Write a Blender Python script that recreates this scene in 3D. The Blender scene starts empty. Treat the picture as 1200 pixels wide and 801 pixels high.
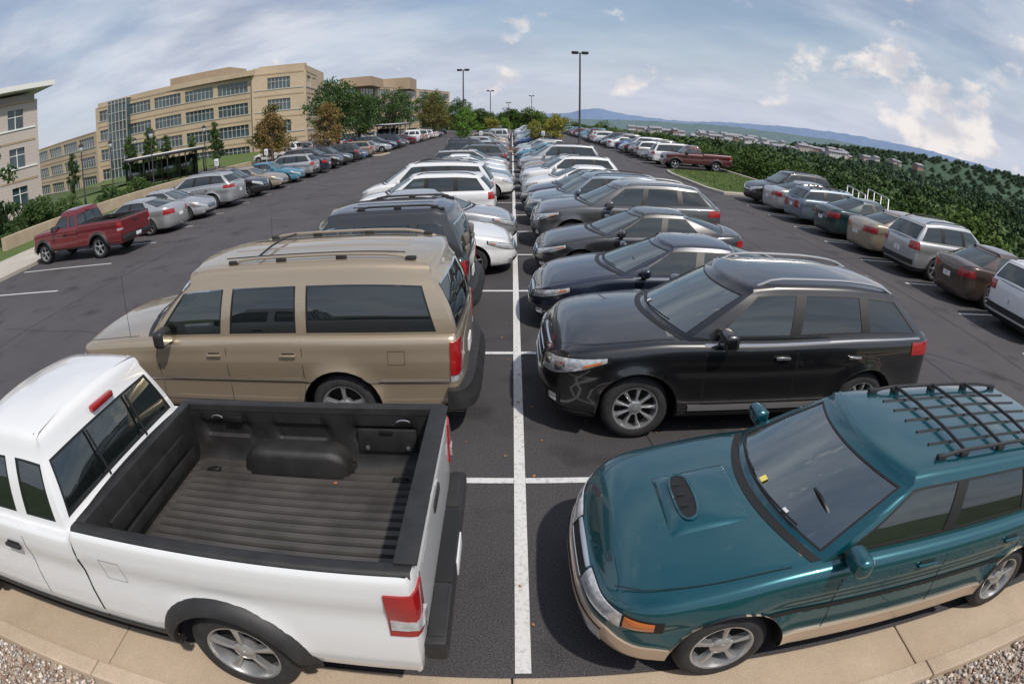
import bpy, bmesh, math, random
import numpy as np
from bisect import bisect_right
from mathutils import Vector, Matrix
random.seed(7); np.random.seed(7)
SC=bpy.context.scene
COL=SC.collection
pi=math.pi
# ------------------------------------------------------------------ materials
def new_mat(name):
    m=bpy.data.materials.new(name); m.use_nodes=True
    nt=m.node_tree; b=nt.nodes['Principled BSDF']; return m,nt,b
def mat(name,col,rough=.5,metal=0,coat=0,spec=.5,noise=0,nscale=5,bump=0,bscale=50,coord='Object'):
    m,nt,b=new_mat(name)
    b.inputs['Base Color'].default_value=(*col,1); b.inputs['Roughness'].default_value=rough
    b.inputs['Metallic'].default_value=metal; b.inputs['Coat Weight'].default_value=coat
    b.inputs['Coat Roughness'].default_value=.03; b.inputs['Specular IOR Level'].default_value=spec
    if noise or bump:
        tc=nt.nodes.new('ShaderNodeTexCoord')
    if noise:
        n=nt.nodes.new('ShaderNodeTexNoise'); n.inputs['Scale'].default_value=nscale; n.inputs['Detail'].default_value=6
        nt.links.new(tc.outputs[coord],n.inputs['Vector'])
        r=nt.nodes.new('ShaderNodeMapRange'); r.inputs[1].default_value=.3; r.inputs[2].default_value=.7
        r.inputs[3].default_value=1-noise; r.inputs[4].default_value=1+noise
        nt.links.new(n.outputs['Fac'],r.inputs[0])
        x=nt.nodes.new('ShaderNodeVectorMath'); x.operation='SCALE'; x.inputs[0].default_value=col
        nt.links.new(r.outputs[0],x.inputs['Scale']); nt.links.new(x.outputs[0],b.inputs['Base Color'])
    if bump:
        n=nt.nodes.new('ShaderNodeTexNoise'); n.inputs['Scale'].default_value=bscale; n.inputs['Detail'].default_value=4
        nt.links.new(tc.outputs[coord],n.inputs['Vector'])
        bp=nt.nodes.new('ShaderNodeBump'); bp.inputs['Strength'].default_value=bump; bp.inputs['Distance'].default_value=.01
        nt.links.new(n.outputs['Fac'],bp.inputs['Height']); nt.links.new(bp.outputs[0],b.inputs['Normal'])
    return m
def glass(name,body,refl,trans):
    m,nt,b=new_mat(name); nt.nodes.remove(b)
    d=nt.nodes.new('ShaderNodeBsdfDiffuse'); d.inputs[0].default_value=(*body,1)
    t=nt.nodes.new('ShaderNodeBsdfTransparent'); t.inputs[0].default_value=(.62,.70,.67,1)
    m1=nt.nodes.new('ShaderNodeMixShader'); m1.inputs[0].default_value=trans
    nt.links.new(d.outputs[0],m1.inputs[1]); nt.links.new(t.outputs[0],m1.inputs[2])
    gl=nt.nodes.new('ShaderNodeBsdfGlossy'); gl.inputs['Roughness'].default_value=.015; gl.inputs[0].default_value=(.88,.95,.93,1)
    lw=nt.nodes.new('ShaderNodeLayerWeight'); lw.inputs[0].default_value=.35
    mr=nt.nodes.new('ShaderNodeMapRange'); mr.inputs[3].default_value=refl; mr.inputs[4].default_value=1
    nt.links.new(lw.outputs['Fresnel'],mr.inputs[0])
    m2=nt.nodes.new('ShaderNodeMixShader'); nt.links.new(mr.outputs[0],m2.inputs[0])
    nt.links.new(m1.outputs[0],m2.inputs[1]); nt.links.new(gl.outputs[0],m2.inputs[2])
    nt.links.new(m2.outputs[0],nt.nodes['Material Output'].inputs[0])
    return m
def paint(name,col,metal=.0,rough=.3,dust=.30):
    m,nt,b=new_mat(name)
    b.inputs['Roughness'].default_value=rough; b.inputs['Metallic'].default_value=metal
    b.inputs['Coat Weight'].default_value=1; b.inputs['Coat Roughness'].default_value=.04; b.inputs['Coat IOR'].default_value=1.62
    tc=nt.nodes.new('ShaderNodeTexCoord')
    n=nt.nodes.new('ShaderNodeTexNoise'); n.inputs['Scale'].default_value=3; n.inputs['Detail'].default_value=8; n.inputs['Roughness'].default_value=.7
    nt.links.new(tc.outputs['Object'],n.inputs['Vector'])
    sp=nt.nodes.new('ShaderNodeSeparateXYZ'); nt.links.new(tc.outputs['Object'],sp.inputs[0])
    r=nt.nodes.new('ShaderNodeMapRange'); r.inputs[1].default_value=.75; r.inputs[2].default_value=.2; r.inputs[3].default_value=.01; r.inputs[4].default_value=dust
    nt.links.new(sp.outputs[2],r.inputs[0])
    mu=nt.nodes.new('ShaderNodeMath'); mu.operation='MULTIPLY'; nt.links.new(r.outputs[0],mu.inputs[0]); nt.links.new(n.outputs['Fac'],mu.inputs[1])
    mx=nt.nodes.new('ShaderNodeMix'); mx.data_type='RGBA'; mx.inputs[6].default_value=(*col,1); mx.inputs[7].default_value=(.2,.18,.15,1)
    nt.links.new(mu.outputs[0],mx.inputs[0]); nt.links.new(mx.outputs[2],b.inputs['Base Color'])
    r2=nt.nodes.new('ShaderNodeMapRange'); r2.inputs[1].default_value=.35; r2.inputs[2].default_value=.7; r2.inputs[3].default_value=.010; r2.inputs[4].default_value=.045
    nt.links.new(n.outputs['Fac'],r2.inputs[0]); nt.links.new(r2.outputs[0],b.inputs['Coat Roughness'])
    return m
PAINT={
 'white':paint('paint_white',(.68,.69,.70)),
 'offwhite':paint('paint_offwhite',(.60,.60,.58)),
 'black':paint('paint_black',(.004,.004,.005),dust=.1),
 'navy':paint('paint_navy',(.008,.013,.030),.2,dust=.15),
 'char':paint('paint_charcoal',(.03,.032,.036),.3,dust=.15),
 'grey':paint('paint_grey',(.10,.105,.11),.5),
 'silver':paint('paint_silver',(.46,.47,.48),.65,.35),
 'slate':paint('paint_blue_silver',(.16,.21,.26),.5,.35),
 'beige':paint('paint_champagne',(.42,.34,.24),.6,.33),
 'tan':paint('paint_tan',(.36,.30,.23),.5,.35),
 'teal':paint('paint_teal',(.0,.075,.10),.5,.26),
 'dteal':paint('paint_dark_teal',(.005,.03,.035),.2),
 'red':paint('paint_red',(.15,.008,.014),.2),
 'maroon':paint('paint_maroon',(.08,.010,.013),.2),
 'brown':paint('paint_brown',(.07,.045,.035),.4),
 'blue':paint('paint_blue',(.02,.07,.22),.2),
 'sky':paint('paint_light_blue',(.05,.20,.30),.2),
 'gold':paint('paint_gold',(.50,.38,.28),.35,.4),
}
M={}
M['gclear']=glass('windshield_glass',(.015,.02,.02),.28,.75)
M['gside']=glass('side_glass',(.010,.013,.013),.10,.42)
M['gtint']=glass('privacy_glass',(.006,.007,.008),.08,.10)
M['black']=mat('black_plastic',(.018,.018,.019),.55,noise=.3,nscale=9,bump=.15,bscale=300)
M['trim']=mat('rubber_seal',(.008,.008,.008),.5)
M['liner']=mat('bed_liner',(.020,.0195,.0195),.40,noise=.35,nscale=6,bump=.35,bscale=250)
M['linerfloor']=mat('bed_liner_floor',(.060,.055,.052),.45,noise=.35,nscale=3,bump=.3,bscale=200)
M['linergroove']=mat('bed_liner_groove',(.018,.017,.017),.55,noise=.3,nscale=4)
M['tire']=mat('tire_rubber',(.022,.022,.023),.8,noise=.3,nscale=20)
M['rim']=mat('alloy_rim',(.50,.51,.52),.3,.8)
M['dark']=mat('underbody',(.008,.008,.008),.9)
M['chrome']=mat('chrome',(.7,.7,.7),.12,1)
M['lens']=mat('headlight_lens',(.55,.57,.59),.15,.45,1,noise=.3,nscale=22)
M['amber']=mat('amber_lens',(.50,.14,.03),.2,0,1)
M['redl']=mat('red_lens',(.30,.007,.009),.2,0,1)
M['seat']=mat('seat_fabric',(.13,.115,.10),.9)
M['dash']=mat('dashboard',(.12,.115,.11),.8,noise=.3,nscale=5)
M['plate']=mat('license_plate',(.65,.66,.68),.5)
M['seam']=mat('panel_gap',(.006,.006,.006),.8)
M['satin']=mat('satin_metal',(.5,.5,.5),.3,.9)
M['stick']=mat('sticker',(.75,.62,.15),.6)
MK=['paint']+list(M.keys())
MI={k:i for i,k in enumerate(MK)}
MK.append('paint2'); MI['paint2']=len(MK)-1
# ------------------------------------------------------------------ helpers
def pchip(pts):
    if callable(pts): return pts
    if not isinstance(pts,(list,tuple)):
        return lambda x:pts
    X=[p[0] for p in pts];Y=[p[1] for p in pts];n=len(X)
    d=[(Y[i+1]-Y[i])/(X[i+1]-X[i]) for i in range(n-1)]
    m=[0]*n;m[0]=d[0];m[-1]=d[-1]
    for i in range(1,n-1):
        m[i]=0 if d[i-1]*d[i]<=0 else 2*d[i-1]*d[i]/(d[i-1]+d[i])
    def f(x):
        if x<=X[0]:return Y[0]
        if x>=X[-1]:return Y[-1]
        i=bisect_right(X,x)-1;h=X[i+1]-X[i];t=(x-X[i])/h
        return (2*t**3-3*t*t+1)*Y[i]+(t**3-2*t*t+t)*h*m[i]+(-2*t**3+3*t*t)*Y[i+1]+(t**3-t*t)*h*m[i+1]
    return f
def link(o,parent=None):
    COL.objects.link(o)
    if parent: o.parent=parent
    return o
def mesh_obj(name,verts,faces,mats,parent=None,smooth=False,mi=None):
    me=bpy.data.meshes.new(name); me.from_pydata(verts,[],faces)
    for m in mats: me.materials.append(m)
    if mi is not None: me.polygons.foreach_set('material_index',mi)
    if smooth: me.polygons.foreach_set('use_smooth',[True]*len(me.polygons))
    me.update(); return link(bpy.data.objects.new(name,me),parent)
def empty(name,loc=(0,0,0),rz=0):
    e=bpy.data.objects.new(name,None); e.location=loc; e.rotation_euler=(0,0,rz); e.empty_display_size=.2
    return link(e)
def bm_box(bm,c,s,mi,bev=0,rot=None,seg=2,smooth=True):
    r=bmesh.ops.create_cube(bm,size=1)
    vs=r['verts']
    bmesh.ops.scale(bm,vec=s,verts=vs)
    if bev:
        es=list({e for v in vs for e in v.link_edges})
        q=bmesh.ops.bevel(bm,geom=es,offset=bev,segments=seg,affect='EDGES',profile=.5)
        vs=list({v for f in q['faces'] for v in f.verts}|{v for v in vs if v.is_valid})
    if rot: bmesh.ops.rotate(bm,cent=(0,0,0),matrix=Matrix.Rotation(rot[0],3,rot[1]),verts=vs)
    bmesh.ops.translate(bm,vec=c,verts=vs)
    for f in {f for v in vs for f in v.link_faces}: f.material_index=mi; f.smooth=smooth
    return vs
def bm_tube(bm,path,r,mi,n=8,r2=None):
    rings=[];P=[Vector(p) for p in path];k=len(P)
    for i,p in enumerate(P):
        t=(P[min(i+1,k-1)]-P[max(i-1,0)]).normalized()
        u=t.cross(Vector((0,0,1)));
        if u.length<.05:u=t.cross(Vector((0,1,0)))
        u.normalize();v=t.cross(u)
        rr=r if r2 is None else r+(r2-r)*i/(k-1)
        rings.append([bm.verts.new(p+(u*math.cos(2*pi*j/n)+v*math.sin(2*pi*j/n))*rr) for j in range(n)])
    for a,b in zip(rings,rings[1:]):
        for j in range(n):
            f=bm.faces.new((a[j],a[(j+1)%n],b[(j+1)%n],b[j]));f.material_index=mi;f.smooth=True
    for q in (rings[0],rings[-1]):
        f=bm.faces.new(q);f.material_index=mi
def bm_lathe(bm,prof,mis,n,tr):
    rings=[]
    for (r,y) in prof:
        rings.append([bm.verts.new(tr(r*math.cos(2*pi*j/n),y,r*math.sin(2*pi*j/n))) for j in range(n)])
    for i,(a,b) in enumerate(zip(rings,rings[1:])):
        for j in range(n):
            f=bm.faces.new((a[j],a[(j+1)%n],b[(j+1)%n],b[j]));f.material_index=mis[i];f.smooth=True
def wheel(bm,c,R,w,sgn,spokes=5,rr=None,n=32):
    rr=rr or R*.66
    def tr(x,y,z): return (c[0]+x,c[1]+sgn*y,c[2]+z)
    t=MI['tire'];m=MI['rim'];d=MI['dark'];h=w/2
    prof=[(rr-.03,-h+.02),(R-.05,-h),(R-.012,-h+.03),(R,-h+.07),(R,h-.07),(R-.012,h-.03),(R-.05,h),(rr+.03,h+.004),(rr+.002,h-.006),(rr-.012,h-.01),(rr-.02,h-.03),(rr-.03,h-.11),(rr*.3,h-.12),(.01,h-.12)]
    bm_lathe(bm,prof,[t,t,t,t,t,t,t,t,m,m,m,d,d],n,tr)
    bm_lathe(bm,[(.085,h-.11),(.08,h-.035),(.06,h-.022),(.03,h-.018),(.028,h-.012),(.001,h-.010)],[m,m,m,m,m],16,tr)
    hb=rr-.016
    for k in range(spokes):
        a0=2*pi*k/spokes+.3
        def P(r,da,y):
            a=a0+da; return bm.verts.new(tr(r*math.cos(a),y,r*math.sin(a)))
        wi=.55*pi/spokes; wo=.42*pi/spokes if spokes>6 else .30*pi/spokes
        rows=[]
        for (r,ww,y) in ((.05,.9*wi,h-.028),(hb*.5,(wi+wo)/2*.62,h-.022),(hb*.85,wo*.72,h-.02),(hb,wo,h-.024)):
            rows.append([P(r,-ww,y-.05),P(r,-ww*.85,y-.006),P(r,-ww*.4,y),P(r,ww*.4,y),P(r,ww*.85,y-.006),P(r,ww,y-.05)])
        for a,b in zip(rows,rows[1:]):
            for j in range(5):
                f=bm.faces.new((a[j],a[j+1],b[j+1],b[j]));f.material_index=m;f.smooth=True
# ------------------------------------------------------------------ car builder
class Car:
    def __init__(s,**k):
        D=dict(cf=.8,nf=3.0,cr=.5,nr=3.6,z0=.22,crown=.05,rcrown=.035,wp=1.0,
               si=[(0,.07),(.12,.02),(.4,0),(.58,.012),(.66,.010),(.70,.0),(.8,.0),(.9,.008),(.96,.025),(1,.06)],
               fi=[(0,.10),(.2,.02),(.45,0),(.7,.03),(.9,.07),(1,.13)],
               ri=[(0,.08),(.2,.0),(.5,0),(.8,.02),(.95,.05),(1,.09)],
               R=.33,tw=.22,Ra=None,flare=.018,spokes=5,bed=None,bul=.018,fine=.075,edge=.045,gfloor=.07,gtop=.92)
        D.update(k)
        for a,b in D.items(): setattr(s,a,b)
        s.Ra=s.Ra or s.R+.055
        s.ztop=pchip(s.top); s.SI=pchip(s.si);s.FI=pchip(s.fi);s.RI=pchip(s.ri);s.WP=pchip(s.wp)
        pts=[]
        N=90
        for i in range(N+1):
            a=pi/2*i/N
            pts.append((s.cf*(1-max(0,math.cos(a))**(2/s.nf)),math.sin(a)**(2/s.nf)))
        for i in range(1,60):
            pts.append((s.cf+(s.L-s.cf-s.cr)*i/60,1.))
        for i in range(N,-1,-1):
            a=pi/2*i/N
            pts.append((s.L-s.cr*(1-max(0,math.cos(a))**(2/s.nr)),math.sin(a)**(2/s.nr)))
        P=[(x,y*s.W*s.WP(x)) for x,y in pts]
        s.OS=[p[0] for p in P];s.OY=[p[1] for p in P]
        A=[0]
        for i in range(1,len(P)): A.append(A[-1]+math.hypot(P[i][0]-P[i-1][0],P[i][1]-P[i-1][1])+1e-9)
        s.OA=A;s.TA=A[-1]
        s.ON=[]
        for i in range(len(P)):
            p=P[max(0,i-2)];q=P[min(len(P)-1,i+2)]
            tx,ty=q[0]-p[0],q[1]-p[1]
            if i<2: tx,ty=0,1
            if i>len(P)-3: tx,ty=0,-1
            l=math.hypot(tx,ty);s.ON.append((-ty/l,tx/l))
        s.bm=bmesh.new()
    def ev(s,a):
        a=min(max(a,0),s.TA-1e-6);i=min(bisect_right(s.OA,a)-1,len(s.OA)-2)
        t=(a-s.OA[i])/(s.OA[i+1]-s.OA[i]);L=lambda u:u[i]+(u[i+1]-u[i])*t
        nx=s.ON[i][0]*(1-t)+s.ON[i+1][0]*t;ny=s.ON[i][1]*(1-t)+s.ON[i+1][1]*t
        l=math.hypot(nx,ny) or 1
        return L(s.OS),L(s.OY),nx/l,ny/l
    def A(s,x):
        i=min(max(bisect_right(s.OS,x)-1,0),len(s.OS)-2)
        d=s.OS[i+1]-s.OS[i];t=(x-s.OS[i])/d if d>1e-9 else 0
        return s.OA[i]+(s.OA[i+1]-s.OA[i])*min(max(t,0),1)
    def zb(s,x):
        z=s.z0
        for c in s.ax:
            d=abs(x-c)
            if d<s.Ra: z=max(z,s.R+math.sqrt(s.Ra**2-d*d))
        return z
    def surf(s,a,z,off=0,clamp=True):
        x,y,nx,ny=s.ev(a);zt=s.ztop(x)
        if clamp: z=max(z,min(s.zb(x),zt-.02))
        f=min(max((z-s.z0)/(zt-s.z0),0),1)
        ins=ny*ny*s.SI(f)+nx*nx*(s.FI if nx<0 else s.RI)(f)
        fl=0
        for c in s.ax:
            d=math.hypot(x-c,z-s.R)-s.Ra
            if -.02<d<.11 and z>s.z0+.05: fl=max(fl,s.flare*(1-max(d,0)/.11)**1.5*abs(ny))
        k=ins-off-fl
        return (x-nx*k,max(y-ny*k,0) if a<.05 or a>s.TA-.05 else y-ny*k,z)
    def X(s,p,sg=1): return (s.L/2-p[0],sg*p[1],p[2])
    def yt(s,x):
        return s.surf(s.A(x),s.ztop(x))[1]
    def topz(s,x,y):
        ye=s.yt(x);return s.ztop(x)+s.crown*(ye*ye-y*y)/s.W**2
    def F(s,vs,mi,smooth=True):
        try:
            f=s.bm.faces.new(vs);f.material_index=mi;f.smooth=smooth;return f
        except ValueError: return None
    def body(s):
        n=int(s.TA/s.fine)
        st=[s.TA*i/n for i in range(n+1)]
        for c in s.ax:
            a0=s.A(c-s.Ra-.012);a1=s.A(c+s.Ra+.012)
            st=[q for q in st if not(a0-.02<q<a1+.02)]
            st+=[a0,s.A(c-s.Ra-.001)]
            for k in range(0,17):
                st.append(s.A(c-s.Ra*.9995*math.cos(pi*k/16)))
            st+=[s.A(c+s.Ra+.001),a1]
        for q in s.__dict__.get('cuts',[]):
            st.append(s.A(q))
        st=sorted(st);S=[st[0]]
        for q in st[1:]:
            if q-S[-1]>5e-4:S.append(q)
        s.S=S
        fr=[0,.05,.12,.22,.33,.45,.56,.62,.67,.71,.77,.83,.895,.94,.975,1]
        V={}
        for sg in (1,-1):
            for i,a in enumerate(S):
                x,_,_,_=s.ev(a);zt=s.ztop(x)
                for j,f in enumerate(fr):
                    V[sg,i,j]=s.bm.verts.new(s.X(s.surf(a,s.z0+f*(zt-s.z0)),sg))
                p=s.surf(a,s.z0);V[sg,i,-1]=s.bm.verts.new(s.X((p[0]*.94+s.L*.03,p[1]*.72,p[2]),sg))
        P=MI['paint']
        for sg in (1,-1):
            for i in range(len(S)-1):
                for j in range(-1,len(fr)-1):
                    vs=[V[sg,i,j],V[sg,i+1,j],V[sg,i+1,j+1],V[sg,i,j+1]]
                    if sg<0:vs.reverse()
                    s.F(vs,P if j>=0 else MI['dark'])
        Mx=14;T={}
        J=len(fr)-1
        for i,a in enumerate(S):
            x,_,_,_=s.ev(a);p=s.surf(a,s.ztop(x));T[i,0]=V[1,i,J];T[i,Mx]=V[-1,i,J]
            for k in range(1,Mx):
                y=p[1]*(1-2*k/Mx)
                T[i,k]=s.bm.verts.new(s.X((p[0],y,p[2]+s.crown*(p[1]**2-y*y)/s.W**2)))
        w0,r0=s.g['w0'],s.g['r0']
        for i in range(len(S)-1):
            xm=(s.ev(S[i])[0]+s.ev(S[i+1])[0])/2
            if s.bed and s.bed[0]<xm<s.bed[1]: continue
            inn=w0[0]+.12<xm<r0[0]-.06
            for k in range(Mx):
                s.F([T[i,k],T[i+1,k],T[i+1,k+1],T[i,k+1]],MI['dash'] if inn and 0<k<Mx-1 else P)
        if s.bed:
            bm_box(s.bm,(0,0,s.z0+.11),(s.L-.5,2*(s.W-.36),.20),MI['dark'])
            bm_box(s.bm,(s.L/2-1.4,0,s.z0+.35),(2.2,2*(s.W-.36),.24),MI['dark'])
        else: bm_box(s.bm,(0,0,s.z0+.22),(s.L-.5,2*(s.W-.36),.44),MI['dark'])
        for sg in (1,-1):
            for c in s.ax:
                wheel(s.bm,(s.L/2-c,sg*(s.W-s.tw/2-.035),s.R),s.R,s.tw,sg,s.spokes)
    def green(s):
        g=s.g;w0,bw0=g['w0'];w1,bw1=g['w1'];r0,br0=g['r0'];r1,br1=g['r1']
        wb,wr=g['wb'],g['wr'];s.zr=pchip(g['roof']);tpr=pchip(g.get('tpr',1.0))
        R=lambda x,y:s.zr(x)+s.rcrown*(1-(y/wr)**2)
        s.Rz=R
        nodes=[]
        def yb(x): return min(wb,s.yt(x)-.012)
        yl=[0,.14,.28,.42,.56,.7,.82,.93,.975,1]
        cb=w0+bw0;ct=w1+bw1
        for k,q in enumerate(yl):
            nxx=-1;nyy=0.
            if q>.95: nxx,nyy=-.85,.5
            if q==1: nxx,nyy=-.5,.85
            nodes.append((w0+bw0*q*q,w1+bw1*q*q,q*yb(cb),q*wr*tpr(ct),nxx,nyy,'W' if q<.93 else 'p'))
        divs=g['side']
        eb=r0-br0;et=r1-br1
        cur=(cb,ct);tag='p'
        for d in list(divs)+[(eb,et,'e')]:
            n=5 if tag not in 'pT' else 1
            for i in range(1,n+1):
                t=i/n;b=cur[0]+(d[0]-cur[0])*t;tt=cur[1]+(d[1]-cur[1])*t
                nt=tag if i<n else d[2]
                if d[2]=='e' and i==n:break
                nodes.append((b,tt,yb(b),wr*tpr(tt),0,1,nt))
            cur=(d[0],d[1]);tag=d[2]
        for k,q in enumerate(reversed(yl)):
            nxx,nyy=1,0
            if q==1:nxx,nyy=.5,.85
            elif q>.95:nxx,nyy=.85,.5
            nodes.append((r0-br0*q*q,r1-br1*q*q,q*yb(eb),q*wr*tpr(et),nxx,nyy,'R' if .0<q<=.93 else 'p'))
        fr=[-.04,s.gfloor,.2,.36,.52,.68,.82,s.gtop,1.0]
        E=s.edge
        N=len(nodes)
        V={}
        for sg in (1,-1):
            for i,(sb,stt,y0,y1,nx,ny,tg) in enumerate(nodes):
                if sg<0 and i in(0,N-1):
                    for j in range(len(fr)+3):V[sg,i,j]=V[1,i,j]
                    continue
                zb=s.topz(sb,y0);zt=R(stt,y1)-E
                for j,f in enumerate(fr):
                    ff=max(f,0);bl=s.bul*math.sin(pi*min(max(f,0),1))*(1 if ny>.3 else 1.2)
                    x=sb+(stt-sb)*ff+nx*bl;y=y0+(y1-y0)*ff+ny*bl
                    V[sg,i,j]=s.bm.verts.new(s.X((x,y,zb+(zt-zb)*f),sg))
                for q,(ins,dz) in enumerate(((.012,.5),(.035,.82),(.075,1.0))):
                    x=stt-nx*ins;y=max(y1-ny*ins,0)
                    V[sg,i,len(fr)+q]=s.bm.verts.new(s.X((x,y,(R(x,y)-E)+E*dz if q<2 else R(x,y)),sg))
        groups={}
        J=len(fr)+2
        for sg in (1,-1):
            for i in range(N-1):
                tg=nodes[i][6]
                for j in range(J):
                    vs=[V[sg,i,j],V[sg,i+1,j],V[sg,i+1,j+1],V[sg,i,j+1]]
                    if sg<0:vs.reverse()
                    gl=tg!='p' and 1<=j<len(fr)-2
                    f=s.F(vs,MI['trim'] if (tg=='T' and gl) else MI['paint'])
                    if f and gl and tg!='T':
                        key=tg if tg in 'WR' else tg+str(sg);groups.setdefault(key,[]).append(f)
        Mx=12;T={}
        for i in range(N):
            v1,v2=V[1,i,J],V[-1,i,J];T[i,0]=v1;T[i,Mx]=v2
            if v1==v2:
                for k in range(1,Mx):T[i,k]=v1
                continue
            x=s.L/2-v1.co.x;y=v1.co.y
            for k in range(1,Mx):
                yy=y*(1-2*k/Mx);T[i,k]=s.bm.verts.new(s.X((x,yy,R(x,yy))))
        for i in range(N-1):
            for k in range(Mx):
                vs=[];
                for v in (T[i,k],T[i+1,k],T[i+1,k+1],T[i,k+1]):
                    if v not in vs:vs.append(v)
                if len(vs)>2:s.F(vs,MI['paint'])
        s.bm.normal_update()
        for k,fs in groups.items():
            r=bmesh.ops.inset_region(s.bm,faces=fs,thickness=.018,depth=0,use_even_offset=True)
            for f in r['faces']:f.material_index=MI['trim']
            gm=MI['gtint'] if (k[0] in s.tint) else (MI['gclear'] if k[0]=='W' else MI['gside'])
            for f in fs:f.material_index=gm
            r2=bmesh.ops.inset_region(s.bm,faces=fs,thickness=.002,depth=-.007)
            for f in r2['faces']:f.material_index=MI['trim']
    def patch(s,a0,a1,lo,hi,mk,off=.005,na=12,nz=4,sides=(1,-1),skirt=True,clamp=True,bulge=0):
        lo=pchip(lo);hi=pchip(hi);mi=MI[mk]
        av=[a0+(a1-a0)*i/na for i in range(na+1)]
        if a1-a0>1.5:
            ex=[q for q in s.S if a0<q<a1]
            av=sorted(set([a0,a1]+ex+[x for x in av if min(abs(x-q) for q in ex)>.02]));na=len(av)-1
        for sg in sides:
            V={}
            b=1 if skirt else 0
            for i in range(-b,na+1+b):
                for j in range(-b,nz+1+b):
                    ii=min(max(i,0),na);jj=min(max(j,0),nz);a=av[ii]
                    l,h=lo(a),hi(a);z=l+(h-l)*jj/nz
                    o=-.004 if (ii!=i or jj!=j) else off+bulge*math.sin(pi*ii/na)*math.sin(pi*jj/nz)
                    V[i,j]=s.bm.verts.new(s.X(s.surf(a,z,o,clamp),sg))
            for i in range(-b,na+b):
                for j in range(-b,nz+b):
                    vs=[V[i,j],V[i+1,j],V[i+1,j+1],V[i,j+1]]
                    if sg<0:vs.reverse()
                    s.F(vs,mi)
    def seam(s,x,z0,z1,w=.007):
        a=s.A(x);s.patch(a-w/2,a+w/2,z0,z1,'seam',.0015,1,8,skirt=False)
    def hseam(s,x0,x1,z,w=.007,mk='seam',off=.0015):
        s.patch(s.A(x0),s.A(x1),z-w/2,z+w/2,mk,off,24,1,skirt=False)
    def topstrip(s,pts,w,mk='seam',dz=.005,sides=(1,-1)):
        fn=pchip(pts);x0,x1=pts[0][0],pts[-1][0];N=26
        P=[(x0+(x1-x0)*i/N,fn(x0+(x1-x0)*i/N)) for i in range(N+1)]
        for sg in sides:
            prev=None
            for i,(x,y) in enumerate(P):
                q=P[min(i+1,N)];p=P[max(i-1,0)]
                tx,ty=q[0]-p[0],q[1]-p[1];l=math.hypot(tx,ty);nx,ny=-ty/l*w/2,tx/l*w/2
                c=[]
                for t in(1,-1):
                    xx,yy=x+nx*t,y+ny*t
                    c.append(s.bm.verts.new(s.X((xx,yy,s.topz(xx,yy)+dz),sg)))
                if prev: s.F([prev[0],c[0],c[1],prev[1]],MI[mk])
                prev=c
    def toppatch(s,x0,x1,y0,y1,fn,mk,nx=12,ny=12,roof=False):
        V={};zz=s.Rz if roof else s.topz
        for i in range(nx+1):
            for j in range(ny+1):
                u=i/nx;v=j/ny;x=x0+(x1-x0)*u;y=y0+(y1-y0)*v
                V[i,j]=s.bm.verts.new(s.X((x,y,zz(x,y)+fn(u,v))))
        for i in range(nx):
            for j in range(ny): s.F([V[i,j],V[i+1,j],V[i+1,j+1],V[i,j+1]],MI[mk])
    def cowl(s):
        g=s.g;w0,bw=g['w0'];prev=None
        for j in range(21):
            q=-1+2*j/20;y=q*min(g['wb'],s.yt(w0+bw)-.03)*.97;x1=w0+bw*q*q+.01
            x0=x1-.07
            c=[s.bm.verts.new(s.X((x,y,s.topz(x,y)+.004))) for x in(x0,x1)]
            if prev:s.F([prev[0],c[0],c[1],prev[1]],MI['trim'])
            prev=c
    def handles(s,xs,z,mk='paint'):
        for x in xs:
            for sg in(1,-1):
                p=s.surf(s.A(x),z,.02);q=s.X(p,sg)
                bm_box(s.bm,q,(.19,.035,.032),MI[mk],.012)
                p=s.surf(s.A(x),z,.003);bm_box(s.bm,s.X(p,sg),(.15,.012,.055),MI['seam'],.003)
    def mirrors(s,x,z,mk='paint',sz=(.14,.24,.17)):
        for sg in(1,-1):
            y=s.surf(s.A(x),z)[1]
            bm_box(s.bm,s.X((x,y+.10,z+.09),sg),sz,MI[mk],.05,seg=4)
            bm_box(s.bm,s.X((x+sz[0]/2+.001,y+.10,z+.09),sg),(.006,sz[1]-.07,sz[2]-.07),MI['chrome'])
            bm_box(s.bm,s.X((x,y-.02,z+.03),sg),(.08,.14,.05),MI['trim'],.015)
    def seats(s,xs,zt,w=.5,n=2):
        for x in xs:
            ys=[s.W*.42,-s.W*.42]
            for y in ys:
                bm_box(s.bm,s.X((x,y,zt-.28)),(.16,w,.62),MI['seat'],.06,(-.18,'Y'))
                bm_box(s.bm,s.X((x+.06,y,zt+.10)),(.11,.26,.18),MI['seat'],.04)
        x=xs[0]-.75;y=s.W*.42
        bm_tube(s.bm,[s.X((x-.07*math.sin(t),y+.19*math.cos(t),zt-.08+.17*math.sin(t))) for t in np.linspace(0,2*pi,17)],.014,MI['trim'],5)
        bm_box(s.bm,s.X((s.g['w1'][0]+.06,0,s.zr(s.g['w1'][0])-.12)),(.03,.22,.06),MI['trim'],.01)
    def wipers(s,x,yw):
        for (y0,y1) in((-.05,yw*.75),(-yw*.75,-.1)):
            g=s.g;path=[]
            for i in range(7):
                y=y0+(y1-y0)*i/6;q=abs(y)/g['wb'];sb=g['w0'][0]+g['w0'][1]*q*q;zz=s.topz(sb,y)
                t=.10+.02*i/6
                xx=sb+(g['w1'][0]+g['w1'][1]*q*q-sb)*t-.03
                zt=s.Rz(g['w1'][0]+.1,y);path.append(s.X((xx,y,zz+(zt-zz)*t+.012)))
            bm_tube(s.bm,path,.009,MI['trim'],5)
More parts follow.
